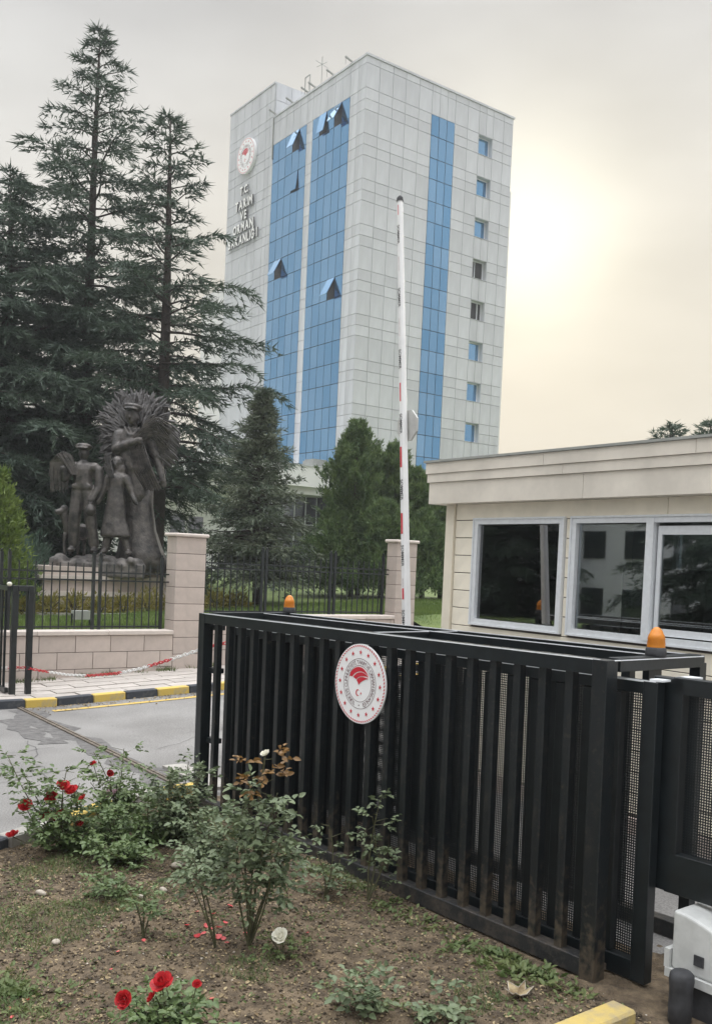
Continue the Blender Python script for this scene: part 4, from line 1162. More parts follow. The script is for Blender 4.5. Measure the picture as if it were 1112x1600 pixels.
    for ring, (rr, dep) in enumerate(((48, 10), (56, 8), (63, 5), (70, 3), (76, 0), (82, -3), (87, -6), (91, -9))):
        for i in range(60):
            ang = R(-38 + 256 * (i + rng.random()) / 60); rad = rr * rng.uniform(.9, 1.03) * (1 + .05 * math.sin(ang * 7 + 1) + .04 * math.sin(ang * 3)); jit = rng.gauss(0, .10)
            k = 1.0 - .22 * max(0, -math.cos(ang)) * (math.sin(ang) < .5) * .6
            cx_, cy_ = 200, 688
            ex = lambda q: (cx_ + math.cos(ang) * q * (.80 if math.cos(ang) < 0 else .70) * k, cy_ - math.sin(ang) * q * .98)
            x0, y0 = ex(rad - 20); ang += jit; x1, y1 = ex(rad)
            droop = 3 * math.cos(ang)
            if math.sin(ang) < -.25 and math.cos(ang) < 0 and rng.random() < .5: continue
            ear(p(x0, y0, d - 10 + dep + rng.uniform(-3, 3)), p(x1 + droop, y1 + abs(droop) * .6, d - 12 + dep + rng.uniform(-4, 4)), rng.uniform(2.0, 2.9) * S)
    for i in range(70):
        ang = R(-30 + 240 * rng.random()); q = rng.uniform(35, 72)
        st.tube([p(201, 715, d - 14), p(200 + math.cos(ang) * q * .5, 690 - math.sin(ang) * q * .6, d - 14), p(200 + math.cos(ang) * q * .76, 688 - math.sin(ang) * q, d - 12)], .9 * S, 4)
    # drooping bundle over his left arm
    for i in range(46):
        u = rng.random(); x0, y0 = 205 + 12 * u, 694 - 16 * u + rng.uniform(-3, 3); ex_, ey = 262 + rng.uniform(-14, 8), 662 + 60 * rng.random()
        mid = p((x0 + ex_) / 2, min(y0, ey) - 9 - 6 * u, d + 24)
        st.tube([p(x0, y0, d + 26), mid, p(ex_, ey, d + 12)], [1.0 * S, 1.2 * S, 1.0 * S], 4)
        ear(p(ex_ - 9, ey - 4, d + 15), p(ex_ + 7, ey + 10, d + 9), 2.7 * S)
    for i in range(40):
        u = rng.random(); st.tube([p(200 + 22 * u, 700 + rng.uniform(-5, 8), d + 24), p(205 + 30 * u, 735, d + 22), p(222 + 26 * u, 765 + rng.uniform(-8, 4), d + 14)], 1.5 * S, 4)
    fan = part('wheat_sheaf', b, M_bronze2, t, local=True, kind='stuff'); part('wheat_stalks', st, M_bronze, fan, local=True, kind='stuff')
    part('sheaf_backing', MB().ell(p(198, 674, d - 27), (50 * S, 6 * S, 64 * S), 18, 10), M_bronze2, t, local=True, smooth=True)
    # --- man with bundle on his shoulder
    b = MB(); d = 18
    head(b, 131, 717, d, 9.5, -.4); flatcap(b, 131, 706.5, d + 1, 11, 0)
    cap(b, p(131, 727, d - 1), 5.5, p(131, 734, d - 2), 7); cap(b, p(116, 738, d), 8.5, p(149, 738, d), 8.5); cap(b, p(131, 742, d), 15, p(132, 765, d), 14)
    b.box(*(p(117, 768, d + 12) + Vector((0, 0, -.05))), *p(147, 764, d - 12))
    cap(b, p(125, 772, d), 11, p(121, 815, d + 3), 9.5); cap(b, p(121, 815, d + 3), 9.5, p(120, 856, d), 8); cap(b, p(139, 772, d), 11, p(145, 815, d + 2), 9.5); cap(b, p(145, 815, d + 2), 9.5, p(151, 856, d - 2), 8)
    b.ell(p(118, 865, d + 6), (6.5 * S, 11 * S, 4 * S), 10, 6); b.ell(p(153, 865, d + 5), (6.5 * S, 11 * S, 4 * S), 10, 6)
    cap(b, p(155, 742, d), 8, p(157, 768, d + 3), 6.5); cap(b, p(157, 768, d + 3), 6.5, p(148, 789, d + 9), 4.8)
    for i in range(4): cap(b, p(146 + i * 1.6, 789, d + 9), 1.7, p(145 + i * 1.5, 797, d + 10), 1.4, 6)
    cap(b, p(112, 740, d), 8, p(105, 757, d + 8), 6.5); cap(b, p(105, 757, d + 8), 6.5, p(104, 742, d + 14), 5)
    remeshed('standing_man', b, .026, M_bronze, t, it=3)
    part('water_jug', MB().lathe(p(147, 812, d + 11), [(5 * S, 0), (8.5 * S, 4 * S), (8.8 * S, 10 * S), (5 * S, 16 * S), (3.5 * S, 19 * S), (4.5 * S, 21 * S)], 14), M_bronze, t, local=True, smooth=True)
    b = MB()
    for i in range(70):
        u = rng.random(); w = rng.uniform(-1, 1)
        top = p(104 + w * 9, 717 + abs(w) * 5, d + 10 + rng.uniform(-6, 6)); 
        b.tube([p(122 + w * 5, 745 + 6 * u, d + 12), top, p(96 + w * 12, 732, d + 9), p(92 + w * 12 + 8 * u, 745 + 34 * rng.random(), d + 6)], [1.6 * S, 2.2 * S, 1.9 * S, 1.0 * S], 5)
    part('shouldered_bundle', b, M_bronze, t, local=True, kind='stuff')
    # --- woman
    b = MB(); d = 14
    head(b, 181, 731, d, 8.5, -.5); b.ell(p(183, 727, d - 2), (9 * S, 9.5 * S, 9.5 * S), 12, 8); b.ell(p(188, 738, d - 3), (8 * S, 8 * S, 10 * S), 10, 7)
    cap(b, p(182, 739, d), 5.5, p(183, 748, d - 1), 8); cap(b, p(170, 752, d), 7.5, p(196, 752, d), 7.5); cap(b, p(183, 755, d), 12, p(182, 772, d), 11)
    v = []; n = 18; prof = [(182, 768, 12, 11), (182, 790, 15, 13), (181, 815, 18, 15), (183, 840, 24, 19), (183, 843, 23, 18)]
    for x, y, rx, ry in prof:
        for k in range(n):
            a = 2 * math.pi * k / n; q = 1 + (.07 if y > 800 else .02) * math.sin(k * 2 * math.pi / 3); v.append(p(x + rx * q * math.cos(a), y, d + ry * q * math.sin(a)))
    b.add(v, [(i * n + k, i * n + (k + 1) % n, (i + 1) * n + (k + 1) % n, (i + 1) * n + k) for i in range(len(prof) - 1) for k in range(n)] + [tuple(range(n)), tuple(range(len(prof) * n - 1, (len(prof) - 1) * n - 1, -1))])
    cap(b, p(173, 838, d), 8, p(169, 860, d + 2), 6.5); cap(b, p(194, 838, d), 8, p(202, 860, d), 6.5); b.ell(p(167, 866, d + 6), (6 * S, 10 * S, 4 * S), 10, 6); b.ell(p(205, 867, d + 4), (6 * S, 10 * S, 4 * S), 10, 6)
    cap(b, p(198, 754, d), 7, p(206, 775, d), 5.8); cap(b, p(206, 775, d), 5.5, p(212, 786, d + 5), 4.2)
    for i in range(4): cap(b, p(211 + i * 1.3, 786, d + 6), 1.6, p(213 + i * 1.6, 792, d + 7), 1.3, 6)
    cap(b, p(167, 754, d), 7, p(161, 774, d + 2), 5.8); cap(b, p(161, 774, d + 2), 5.6, p(155, 790, d + 5), 4.2)
    remeshed('standing_woman', b, .026, M_bronze, t, it=3)
    b = MB()
    for i in range(26): b.tube([p(176 + rng.uniform(-5, 5), 752, d + 11), p(170 + rng.uniform(-6, 5), 728 + rng.uniform(-12, 6), d + 13)], [1.0 * S, 1.5 * S], 4)
    part('held_wheat', b, M_bronze2, t, local=True, kind='stuff')
    # --- sheep at the left
    b = MB(); d = 4
    cap(b, p(108, 834, d - 4), 11, p(122, 836, d - 24), 13); cap(b, p(108, 832, d), 8.5, p(100, 812, d + 5), 6); cap(b, p(100, 806, d + 5), 6.5, p(92, 808, d + 12), 4.2)
    b.ell(p(101, 802, d + 5), (6.5 * S, 6 * S, 5.5 * S), 10, 7); cap(b, p(104, 803, d + 8), 2.4, p(106, 816, d + 8), 1.8, 6); cap(b, p(96, 803, d + 0), 2.4, p(95, 812, d - 2), 1.8, 6)
    for x, dd in ((103, 2), (110, -4), (117, -20), (125, -26)): cap(b, p(x, 842, d + dd), 4.2, p(x - 1, 855, d + dd - (2 if dd < -10 else 0)), 3); cap(b, p(x - 1, 855, d + dd - (2 if dd < -10 else 0)), 2.8, p(x, 872, d + dd + 1), 2.6); 
    cap(b, p(126, 832, d - 34), 2.5, p(128, 842, d - 37), 1.6, 6)
    remeshed('sheep', b, .024, M_bronze, t, it=2)
    # --- rock
    b = MB(); rr = random.Random(6)
    for i in range(70):
        x = rr.uniform(92, 228); b.ell(p(x, 884 + rr.uniform(-8, 10) + abs(x - 160) * .06, rr.uniform(-28, 30)), (rr.uniform(8, 15) * S, rr.uniform(8, 14) * S, rr.uniform(5, 10) * S), 8, 6, Matrix.Rotation(rr.uniform(0, 3), 3, (rr.random(), rr.random(), 1)))
    b.box(*p(88, 905, 34), *p(232, 884, -34))
    remeshed('rocky_base', b, .035, M_rock, t, it=1)
statue()
def pedestal():
    t = root('statue_pedestal', (9.2, 24.6, 1.0), 'long grey stone pedestal with stepped cornices under the bronze statue', 'pedestal')
    x0, x1, y0, y1 = 7.55, 11.05, 23.55, 25.9
    part('cornice', MB().box(x0 - .02, y0 - .02, 1.80, x1 + .02, y1, 1.90), M_coping, t)
    part('upper_block', MB().box(x0 + .1, y0 + .1, 1.50, x1 - .1, y1 - .1, 1.797), M_stone, t)
    part('shadow_ledge', MB().box(x0 - .06, y0 - .06, 1.38, x1 + .06, y1, 1.497), M_coping, t)
    for i in range(5): piece('stone_block', (x0 + .35 + .7 * i, (y0 + y1) / 2, 1.12), (.688, y1 - y0 - .1, .51), M_stone, t, .006)
    part('top_slab', MB().box(x0 + .15, y0 + .1, 1.90, x1 - .15, y1 - .1, 2.12), M_stone, t)
pedestal()

# ------------------------------------------------------------------ trees
def tri_mesh(name, P, D, Lh, Wd, m, rng):
    """thin triangles: base centre P, direction D, length Lh, width Wd"""
    n = len(P); r = rng.randn(n, 3); s = np.cross(D, r); s /= np.linalg.norm(s, axis=1, keepdims=True) + 1e-9
    V = np.stack([P - s * Wd[:, None] / 2, P + s * Wd[:, None] / 2, P + D * Lh[:, None]], 1).reshape(-1, 3)
    return npmesh(name, V, np.arange(3 * n).reshape(-1, 3), m)

def cedar_parts(H, prof, nb, seed, base=.1, tl=.28, tw=.05, lo=-4, hi=38, needles=3, dens=1.0, trunk=.28, droop=.35, rj=(.62, 1.12)):
    """trunk+limbs MB and needle mesh, origin at the foot; prof(t) gives branch length at height fraction t"""
    rng = np.random.RandomState(seed); tm = MB()
    k = 9; lean = rng.uniform(-.12, .12, 2)
    axis = [Vector((lean[0] * math.sin(i / k * 3), lean[1] * math.sin(i / k * 2.5), H * i / k)) for i in range(k + 1)]
    tm.tube(axis, [trunk * (1 - i / k) ** .8 + .015 for i in range(k + 1)], 9)
    def ax(z):
        u = min(max(z / H * k, 0), k - 1e-6); i = int(u); return axis[i].lerp(axis[i + 1], u - i)
    Ps, Ds, Ls, Ws = [], [], [], []
    for b in range(nb):
        t = base + (1 - base) * ((b + rng.rand() * .8) / nb) ** 1.2; z = H * t
        az = b * 2.399 + rng.uniform(-.35, .35); L = prof(t) * rng.uniform(*rj)
        if L < .12: L = .12
        el = R(lo + (hi - lo) * t ** 1.6 + rng.uniform(-9, 9)); d = np.array([math.cos(az), math.sin(az), 0.])
        n = max(4, int(L / .22)); u = np.linspace(0, 1, n + 1)
        hor = L * u * math.cos(el); ver = L * (u * math.sin(el) - droop * u ** 2 * .45 + .10 * np.sin(u * 5 + rng.rand() * 6) * .3)
        sway = L * .06 * np.sin(u * 4 + rng.rand() * 6); side = np.array([-d[1], d[0], 0])
        o = np.array(ax(z)); line = o + hor[:, None] * d + sway[:, None] * side + ver[:, None] * np.array([0, 0, 1.])
        tm.tube([tuple(q) for q in line[::2]] if n > 5 else [tuple(q) for q in line], list(np.linspace(.012 + .018 * L ** .7, .006, len(line[::2] if n > 5 else line))), 4, cap=False)
        for i in range(1, n + 1):
            if u[i] < .22: continue
            tan = line[i] - line[i - 1]; tan /= np.linalg.norm(tan)
            for sgn in (-1, 1, 0):
                if sgn == 0 and i < n: 
                    if rng.rand() < .5: continue
                bl = L * .40 * (1 - .55 * u[i]) * rng.uniform(.4, 1.1) + .15
                bd = tan * .75 + side * sgn * .85 + np.array([0, 0, rng.uniform(-.32, .10)]); bd /= np.linalg.norm(bd)
                m = max(2, int(bl / .15 * dens)); w = (np.arange(m) + rng.rand(m)) / m
                pts = line[i] + bl * w[:, None] * bd + np.stack([np.zeros(m), np.zeros(m), -.30 * bl * w ** 2], -1)
                for q in range(needles):
                    dd = bd + rng.randn(m, 3) * .42 + np.array([0, 0, -.10 - .25 * 0]); dd /= np.linalg.norm(dd, axis=1, keepdims=True)
                    Ps.append(pts + rng.randn(m, 3) * .03); Ds.append(dd); Ls.append(tl * rng.uniform(.6, 1.25, m)); Ws.append(tw * rng.uniform(.6, 1.3, m))
    Ps, Ds, Ls, Ws = np.concatenate(Ps), np.concatenate(Ds), np.concatenate(Ls), np.concatenate(Ws)
    return tm, Ps, Ds, Ls, Ws, rng

def conifer(name, loc, label, cat, group, m, **kw):
    t = root(name, loc, label, cat, group)
    tm, P, D, L, W, rng = cedar_parts(**kw)
    part('trunk', tm, M_bark, t, local=True, smooth=True)
    part('crown', tri_mesh('crown', P, D, L, W, m, rng), m, t, local=True, kind='stuff')
    return t
def pf(*kn):
    xs, ys = zip(*kn); return lambda t: float(np.interp(t, xs, ys))
G_C = 'tall dark cedars behind the statue'
c1 = conifer('cedar_tree', (12.22, 33.4, 1.2), 'tallest dark cedar, its pointed top above the left end of the tower', 'tree', G_C, M_cedar, H=19.75,
             prof=pf((0, 4.3), (.3, 4.5), (.55, 3.5), (.70, 2.7), (.78, 2.3), (.86, 1.45), (.93, .8), (1, .2)), nb=132, seed=21, base=.16, needles=4, tl=.32, tw=.052, droop=.45, dens=.9, rj=(.5, 1.18))
c2 = conifer('cedar_tree', (13.45, 30.0, 1.25), 'second cedar with a forked thin top, nearest the tower lettering', 'tree', G_C, M_cedar, H=15.9,
             prof=pf((0, 3.6), (.3, 3.8), (.5, 3.4), (.66, 2.5), (.76, 1.7), (.86, 1.1), (.94, .8), (1, .25)), nb=98, seed=37, base=.22, needles=4, tl=.32, tw=.052, droop=.45, dens=.9, rj=(.5, 1.18))
c3 = conifer('cedar_tree', (9.3, 33.5, 1.2), 'broad low cedar filling the left edge behind the statue', 'tree', G_C, M_cedar, H=13.8,
             prof=pf((0, 4.8), (.35, 5.2), (.6, 4.4), (.8, 3.0), (.92, 1.8), (1, .6)), nb=190, seed=44, base=.08, hi=25, needles=4, tl=.30, tw=.058, rj=(.5, 1.12))
for (x, y, s, rz, lab) in ((10.6, 38.5, .62, 1.0, 'dark cedar in the gap between the two tallest cedars'), (6.6, 33.0, .9, 2.2, 'dark cedar cut by the left edge of the picture'),
                           (-9, 23.5, .5, .6, 'cedar beyond the forecourt, mirrored in the left kiosk window'), (-12.5, 27.5, .9, 3.3, 'cedar beyond the forecourt, mirrored behind the pale building'), (-7.5, 13.2, .6, 4.4, 'cedar beyond the forecourt, mirrored in the sliding kiosk window'), (-6.5, 27.0, .5, 5.1, 'cedar beyond the forecourt, mirrored at the left rim of the left kiosk window')):
    c = copy_tree(c3); c.location = (x, y, lz(x) if y > 28 and x > 4 else 0); c.rotation_euler = (0, 0, rz); c['label'] = lab
    for ch in c.children: ch.scale = (s, s, s)
sp = conifer('spruce_tree', (13.15, 22.5, 1.28), 'bushy grey green spruce standing behind the fence before the entrance block', 'tree', None, M_spruce, H=5.7,
             prof=pf((0, 1.3), (.2, 1.55), (.4, 1.3), (.6, .92), (.8, .5), (.93, .2), (1, .05)), nb=210, seed=5, base=.14, tl=.16, tw=.036, lo=-4, hi=45, needles=5, dens=1.5, trunk=.12, droop=.12, rj=(.45, 1.25))

def cypress_mesh(H, Rb, seed, m, n=700, per=16, lean=0.0):
    rng = np.random.RandomState(seed); t = rng.rand(n) ** .8; z = .04 * H + .96 * H * t
    rad = Rb * np.clip((1 - t) ** .72 * (1.05 + .25 * np.sin(t * 9 + seed)), .02, None)
    a = rng.rand(n) * 2 * np.pi; rr = rad * (.45 + .62 * rng.rand(n) ** .55) * (1 + .22 * np.sin(a * 3 + z * 2.1) + .15 * np.sin(a * 5 - z * 3))
    C = np.stack([rr * np.cos(a), rr * np.sin(a), z], -1)
    out = np.stack([np.cos(a), np.sin(a), np.zeros(n)], -1)
    d0 = out * .50 + np.array([0, 0, 1.0]) + rng.randn(n, 3) * .18; d0 /= np.linalg.norm(d0, axis=1, keepdims=True)
    cl = .62 * (.45 + .8 * rng.rand(n)) * (.4 + .6 * (1 - t))
    w = rng.rand(n, per); spread = rng.randn(n, per, 3) * .075
    P = C[:, None] + d0[:, None] * (w * cl[:, None])[..., None] + spread * (1.2 - w)[..., None]
    D = d0[:, None] + rng.randn(n, per, 3) * .45; D /= np.linalg.norm(D, axis=2, keepdims=True)
    P, D = P.reshape(-1, 3), D.reshape(-1, 3)
    return tri_mesh('crown', P, D, .13 * rng.uniform(.6, 1.3, len(P)), .045 * rng.uniform(.6, 1.3, len(P)), m, rng)
def cypress(name, loc, H, Rb, seed, label, group, m=M_cypress, n=620, per=52, cat='tree'):
    t = root(name, loc, label, cat, group)
    tm = MB().tube([(0, 0, -.1), (0, 0, H * .5), (0.02, 0, H * .93)], [.09, .06, .012], 6)
    rg = random.Random(seed)
    for i in range(14):
        z = H * (.08 + .06 * i); a = i * 2.4; l = Rb * .6 * (1 - z / H)
        tm.tube([(0, 0, z), (l * .6 * math.cos(a), l * .6 * math.sin(a), z + l * .5), (l * math.cos(a), l * math.sin(a), z + l * 1.3)], [.03, .02, .006], 4)
    part('trunk', tm, M_bark, t, local=True); part('crown', cypress_mesh(H, Rb, seed, m, n, per), m, t, local=True, kind='stuff')
    return t
G_Y = 'dark green cypresses before the tower'
for x, y, H, Rb, sd, lab in ((17.60, 24.3, 5.35, 1.42, 1, 'tallest cypress of the group, before the tower corner'), (18.3, 24.9, 4.95, .95, 2, 'cypress with a slim tip just right of the tallest one'),
                             (16.75, 24.2, 2.4, 1.2, 3, 'lower cypress bush touching the spruce on its right side'), (18.85, 23.9, 4.75, 1.32, 4, 'cypress directly left of the white boom'),
                             (19.5, 23.6, 3.95, 1.45, 5, 'cypress just right of the white boom'), (20.2, 23.0, 3.15, 1.1, 6, 'lowest cypress next to the kiosk corner'),
                             (17.7, 22.9, 2.8, 1.2, 7, 'short cypress bush in front of the tallest cypress'), (19.1, 22.6, 2.5, 1.1, 8, 'short cypress bush behind the right stone pillar')):
    cypress('cypress_tree', (x, y, 1.48), H, Rb, sd, lab, G_Y)
cypress('thuja_shrub', (6.2, 22.4, .97), 3.15, .62, 14, 'light yellow green thuja at the left picture edge', None, M_thuja, 420, 18, 'shrub')
def bushball(name, loc, r, h, n, m, label, cat, group=None, seed=1, tl=.16, tw=.04, upw=.6):
    rng = np.random.RandomState(seed); t = root(name, loc, label, cat, group)
    v = rng.randn(n, 3); v /= np.linalg.norm(v, axis=1, keepdims=True); v[:, 2] = np.abs(v[:, 2]); k = (.45 + .6 * rng.rand(n) ** .6) * (1 + .25 * np.sin(5 * v[:, 0] + 3) * np.sin(6 * v[:, 1]))
    P = v * k[:, None] * np.array([r, r, h]); D = v + rng.randn(n, 3) * .5 + np.array([0, 0, upw]); D /= np.linalg.norm(D, axis=1, keepdims=True)
    st = MB()
    for i in range(7):
        a = i * .9; st.tube([(0, 0, -.05), (r * .3 * math.cos(a), r * .3 * math.sin(a), h * .4), (r * .7 * math.cos(a), r * .7 * math.sin(a), h * .75)], [.02, .015, .006], 4)
    part('stem', st, M_bark, t, local=True)
    part('foliage', tri_mesh('foliage', P, D, tl * rng.uniform(.6, 1.3, n), tw * rng.uniform(.6, 1.3, n), m, rng), m, t, local=True, kind='stuff')
    return t
for i, (x, y, r, h, lab) in enumerate(((6.9, 24.0, .8, 1.6, 'bluish juniper bush left of the pedestal, nearest the thuja'), (7.7, 25.4, .9, 1.7, 'bluish juniper bush close behind the left pedestal end'), (12.0, 24.8, .8, 1.7, 'dark juniper bush between pedestal and pillar'),
                                       (6.2, 27.5, 1.6, 3.2, 'dark wide juniper behind the thuja'))):
    bushball('juniper_bush', (x, y, 1.0), r, h, 5000 if h < 2 else 9000, M_juniper if i < 3 else M_cedar, lab, 'bush', 'juniper bushes round the statue', 30 + i, .2, .035)
for i, x in enumerate((5.6, 6.3, 6.9, 7.5, 8.1, 8.7, 9.3, 9.9, 10.5, 11.1, 11.7, 12.3)):
    bushball('yellow_shrub', (x, 22.75 - .1 * (x - 6), lz(x)), .34, .46 + .06 * math.sin(i * 2), 420, M_yshrub, ('leftmost', 'second from the left', 'third from the left', 'fourth from the left', 'fifth from the left', 'sixth from the left', 'sixth from the right', 'fifth from the right', 'fourth from the right', 'third from the right', 'second from the right', 'rightmost')[i] + ' yellowing shrub of the row before the statue pedestal', 'shrub', 'yellowing shrubs along the pedestal', 60 + i, .12, .05)
for i, (x, y, z1, lab) in enumerate(((27.4, 19.8, 7.55, 'dark tree top peeping over the kiosk roof, left of two'), (28.4, 19.0, 7.75, 'dark tree top over the kiosk roof at the right picture edge'))):
    c = conifer('pine_tree', (x, y, 1.4), lab, 'tree', 'tree tops above the kiosk roof', M_cedar, H=z1 - 1.4, prof=pf((0, 1.6), (.5, 1.6), (.8, 1.0), (1, .25)), nb=90, seed=70 + i, base=.22, tl=.22, tw=.05)

# ------------------------------------------------------------------ rose bushes
def leaf_batch(P, D, Lf, rng, wid=.62):
    """folded pointed leaflets (6 verts, 4 triangles as 2 quads)"""
    n = len(P); up = np.array([0, 0, 1.]) + rng.randn(n, 3) * .45
    s = np.cross(D, up); s /= np.linalg.norm(s, axis=1, keepdims=True) + 1e-9; nn = np.cross(s, D)
    L = Lf[:, None]; w = L * wid / 2
    b = P; tip = P + D * L - nn * L * .10
    l1 = P + D * L * .35 + s * w + nn * w * .35; r1 = P + D * L * .35 - s * w + nn * w * .35
    l2 = P + D * L * .72 + s * w * .72 + nn * w * .2; r2 = P + D * L * .72 - s * w * .72 + nn * w * .2
    V = np.stack([b, l1, l2, tip, r2, r1], 1).reshape(-1, 3); i = np.arange(n)[:, None] * 6
    F = np.concatenate([i + np.array([0, 3, 2, 1]), i + np.array([0, 5, 4, 3])], 0)
    return V, F
def rose_flower(r, m, seed, name='blossom'):
    rng = random.Random(seed); b = MB()
    for ring, (cnt, rad, tilt) in enumerate(((6, 1.0, 62), (5, .75, 40), (4, .48, 22), (3, .26, 8))):
        for i in range(cnt):
            a = 2 * math.pi * (i + ring * .37 + rng.uniform(-.1, .1)) / cnt; tl = R(tilt + rng.uniform(-12, 12))
            w = r * rad * .62; h = r * (.55 + .5 * rad)
            ca, sa = math.cos(a), math.sin(a)
            def q(x, y, bulge):
                rr = .12 * r * rad + y * h * math.sin(tl) + bulge * math.cos(tl); z = y * h * math.cos(tl) - bulge * math.sin(tl) * .5 + .02 * r
                return (ca * rr - sa * x, sa * rr + ca * x, z)
            v = [q(-w * .4, 0, 0), q(w * .4, 0, 0), q(-w, .5, .18 * r), q(0, .5, .28 * r), q(w, .5, .18 * r), q(-w * .75, .95, .05 * r), q(0, 1.08, .0), q(w * .75, .95, .05 * r)]
            b.add(v, [(0, 1, 3), (0, 3, 2), (1, 4, 3), (2, 3, 6, 5), (3, 4, 7, 6)])
    return b.mesh(name, m, True)
def rose_bush(loc, label, cat, stems, seed, m=M_rose, leaf=.050, per=.055, dead=0.0, group='rose bushes in the garden bed', flowers=(), young=False, low=.25, extra=0, name='rose_bush'):
    """stems: list of (dx, dy, height)"""
    x, y = loc; z0 = float(soil_z(x, y)); t = root(name, (x, y, z0 - .01), label, cat, group)
    rng = np.random.RandomState(seed); sb = MB(); Ps, Ds, Ls = [], [], []; YP, YD, YL = [], [], []
    def compound(o, d, L, dest):
        d = d / np.linalg.norm(d); up = np.array([0, 0, 1.]); s = np.cross(d, up); s /= np.linalg.norm(s) + 1e-6
        rl = L * 2.1
        for f, sg in ((.45, 1), (.45, -1), (.75, 1), (.75, -1), (1.0, 0)):
            if dest is Ps and rng.rand() < .06: continue
            p = o + d * rl * f + np.array([0, 0, -.22 * L * f * f]); dd = d * (.55 if sg else 1) + s * sg * .85 + rng.randn(3) * .16; dd[2] -= .12
            dd /= np.linalg.norm(dd); a, b, c = (Ps, Ds, Ls) if dest is Ps else (YP, YD, YL)
            a.append(p); b.append(dd); c.append(L * rng.uniform(.75, 1.15))
    for (dx, dy, h) in stems:
        n = 9; u = np.linspace(0, 1, n); bend = rng.randn(2) * .05 * h
        line = np.stack([dx * u ** 1.2 + bend[0] * np.sin(u * 3), dy * u ** 1.2 + bend[1] * np.sin(u * 3), h * u - .05 * h * u * u], -1)
        sb.tube([tuple(q) for q in line], list(np.linspace(.0075, .0028, n)), 5)
        total = np.linalg.norm([dx, dy, h]); cnt = max(4, int(1.35 * total * (1 - low) / per))
        for i in range(cnt):
            f = low + (1 - low) * (i + rng.rand()) / cnt; k = f * (n - 1); j = min(int(k), n - 2); o = line[j] * (1 - k + j) + line[j + 1] * (k - j)
            a = i * 2.4 + rng.uniform(-.5, .5); d = np.array([math.cos(a), math.sin(a), rng.uniform(-.1, .5)])
            isy = young and f > .80 and h > 1.1
            # short side twig carrying two or three leaves
            tw = rng.uniform(.02, .11) * min(1, h * 1.6); e = o + d / np.linalg.norm(d) * tw
            sb.tube([tuple(o), tuple(e)], [.0026, .0015], 4, cap=False)
            for q in range(3 if tw > .05 else 2):
                compound(e, d + rng.randn(3) * .45, leaf * rng.uniform(.75, 1.2), YP if isy else Ps)
    for i in range(extra):
        o = np.array([rng.randn() * .12, rng.randn() * .12, rng.uniform(.02, .15)]); d = rng.randn(3); d[2] = abs(d[2]); compound(o, d, leaf, Ps)
    V, F = leaf_batch(np.array(Ps), np.array(Ds), np.array(Ls), rng)
    part('stems', sb, M_stem, t, local=True)
    part('foliage', npmesh('foliage', V, F, m), m, t, local=True, kind='stuff')
    if YP:
        V, F = leaf_batch(np.array(YP), np.array(YD), np.array(YL), rng); part('young_leaves', npmesh('young_leaves', V, F, M_roseyoung), M_roseyoung, t, local=True, kind='stuff')
    for i, (fx, fy, fz, r, fm, lab) in enumerate(flowers):
        o = part('blossom', rose_flower(r, fm, seed * 10 + i), fm, t, local=True)
        o.location = (fx - x, fy - y, fz - z0); rr = random.Random(seed + i * 7)
        o.rotation_euler = (R(rr.uniform(15, 60)), R(rr.uniform(-20, 20)), R(36 + rr.uniform(-60, 40) - 90))
        stem_top = Vector(o.location); sb2 = MB().tube([(0, 0, -.005), tuple(Vector((-stem_top.x * .3, -stem_top.y * .3, -min(.22, stem_top.z * .5))))], [.004, .003], 4)
        if lab: o['label'] = lab
        s = part('blossom_stalk', sb2, M_stem, t, local=True); s.location = stem_top
    return t
rs = random.Random(31)
def fan(n, spread, h, h2=None, bias=(0, 0)):
    return [(rs.uniform(-spread, spread) + bias[0], rs.uniform(-spread, spread) + bias[1], rs.uniform(h, h2 or h)) for _ in range(n)]
rose_bush((2.68, 7.54), 'leafy bush of many red roses at the left, by the forecourt', 'rose bush', fan(10, .34, .2, .5) + [(-.38, .28, .82), (-.3, .2, .7), (.1, -.05, .6), (.05, .1, .72)], 1, per=.05, low=.12, extra=40,
          flowers=[(2.65, 7.52, .60, .052, M_red, None), (2.71, 7.47, .565, .052, M_red, None), (2.58, 7.56, .51, .052, M_red, None), (2.78, 7.42, .49, .052, M_red, None), (2.41, 7.69, .43, .052, M_red, None),
                   (2.54, 7.59, .36, .052, M_red, None), (2.60, 7.54, .33, .035, M_red, None), (2.64, 7.52, .37, .04, M_red, None), (2.33, 7.75, .18, .05, M_red, None), (2.77, 7.43, .30, .035, M_red, None)])
rose_bush((3.33, 8.02), 'dark rose bush with one pale pink bloom, right of the red roses', 'rose bush', fan(12, .28, .25, .5) + [(-.2, .12, .72), (.05, .02, .75)], 2, per=.05, low=.1, extra=50,
          flowers=[(3.25, 8.06, .33, .055, M_palepink, 'pale pink open bloom'), (3.30, 8.03, .36, .04, M_palepink, 'pale pink half open bloom'), (3.14, 8.14, .62, .028, M_red, 'small red bud'), (3.26, 8.05, .54, .03, M_red, 'small red bud')])
rose_bush((3.62, 7.35), 'rose bush without blooms at the far foot of the black gate', 'rose bush', fan(13, .24, .3, .72), 3, M_roseblue, per=.05, low=.1, extra=40)
rose_bush((3.02, 7.0), 'low rose bush in shade behind the bare soil, below the dark bush', 'rose bush', fan(8, .34, .12, .26), 13, per=.05, low=.1, extra=50)
rose_bush((3.0, 7.45), 'low sprawling rose bush between the red roses and the dark bush', 'rose bush', fan(6, .3, .2, .42), 21, per=.055, low=.1, extra=30)
rose_bush((3.38, 7.45), 'sprawling rose bush right before the pale pink bloom', 'rose bush', fan(7, .3, .2, .5), 22, per=.055, low=.1, extra=30)
rose_bush((3.45, 6.55), 'straggly rose bush between the tallest bush and the gate foot', 'rose bush', fan(9, .26, .22, .55), 23, M_roseblue, per=.055, low=.1, extra=24)
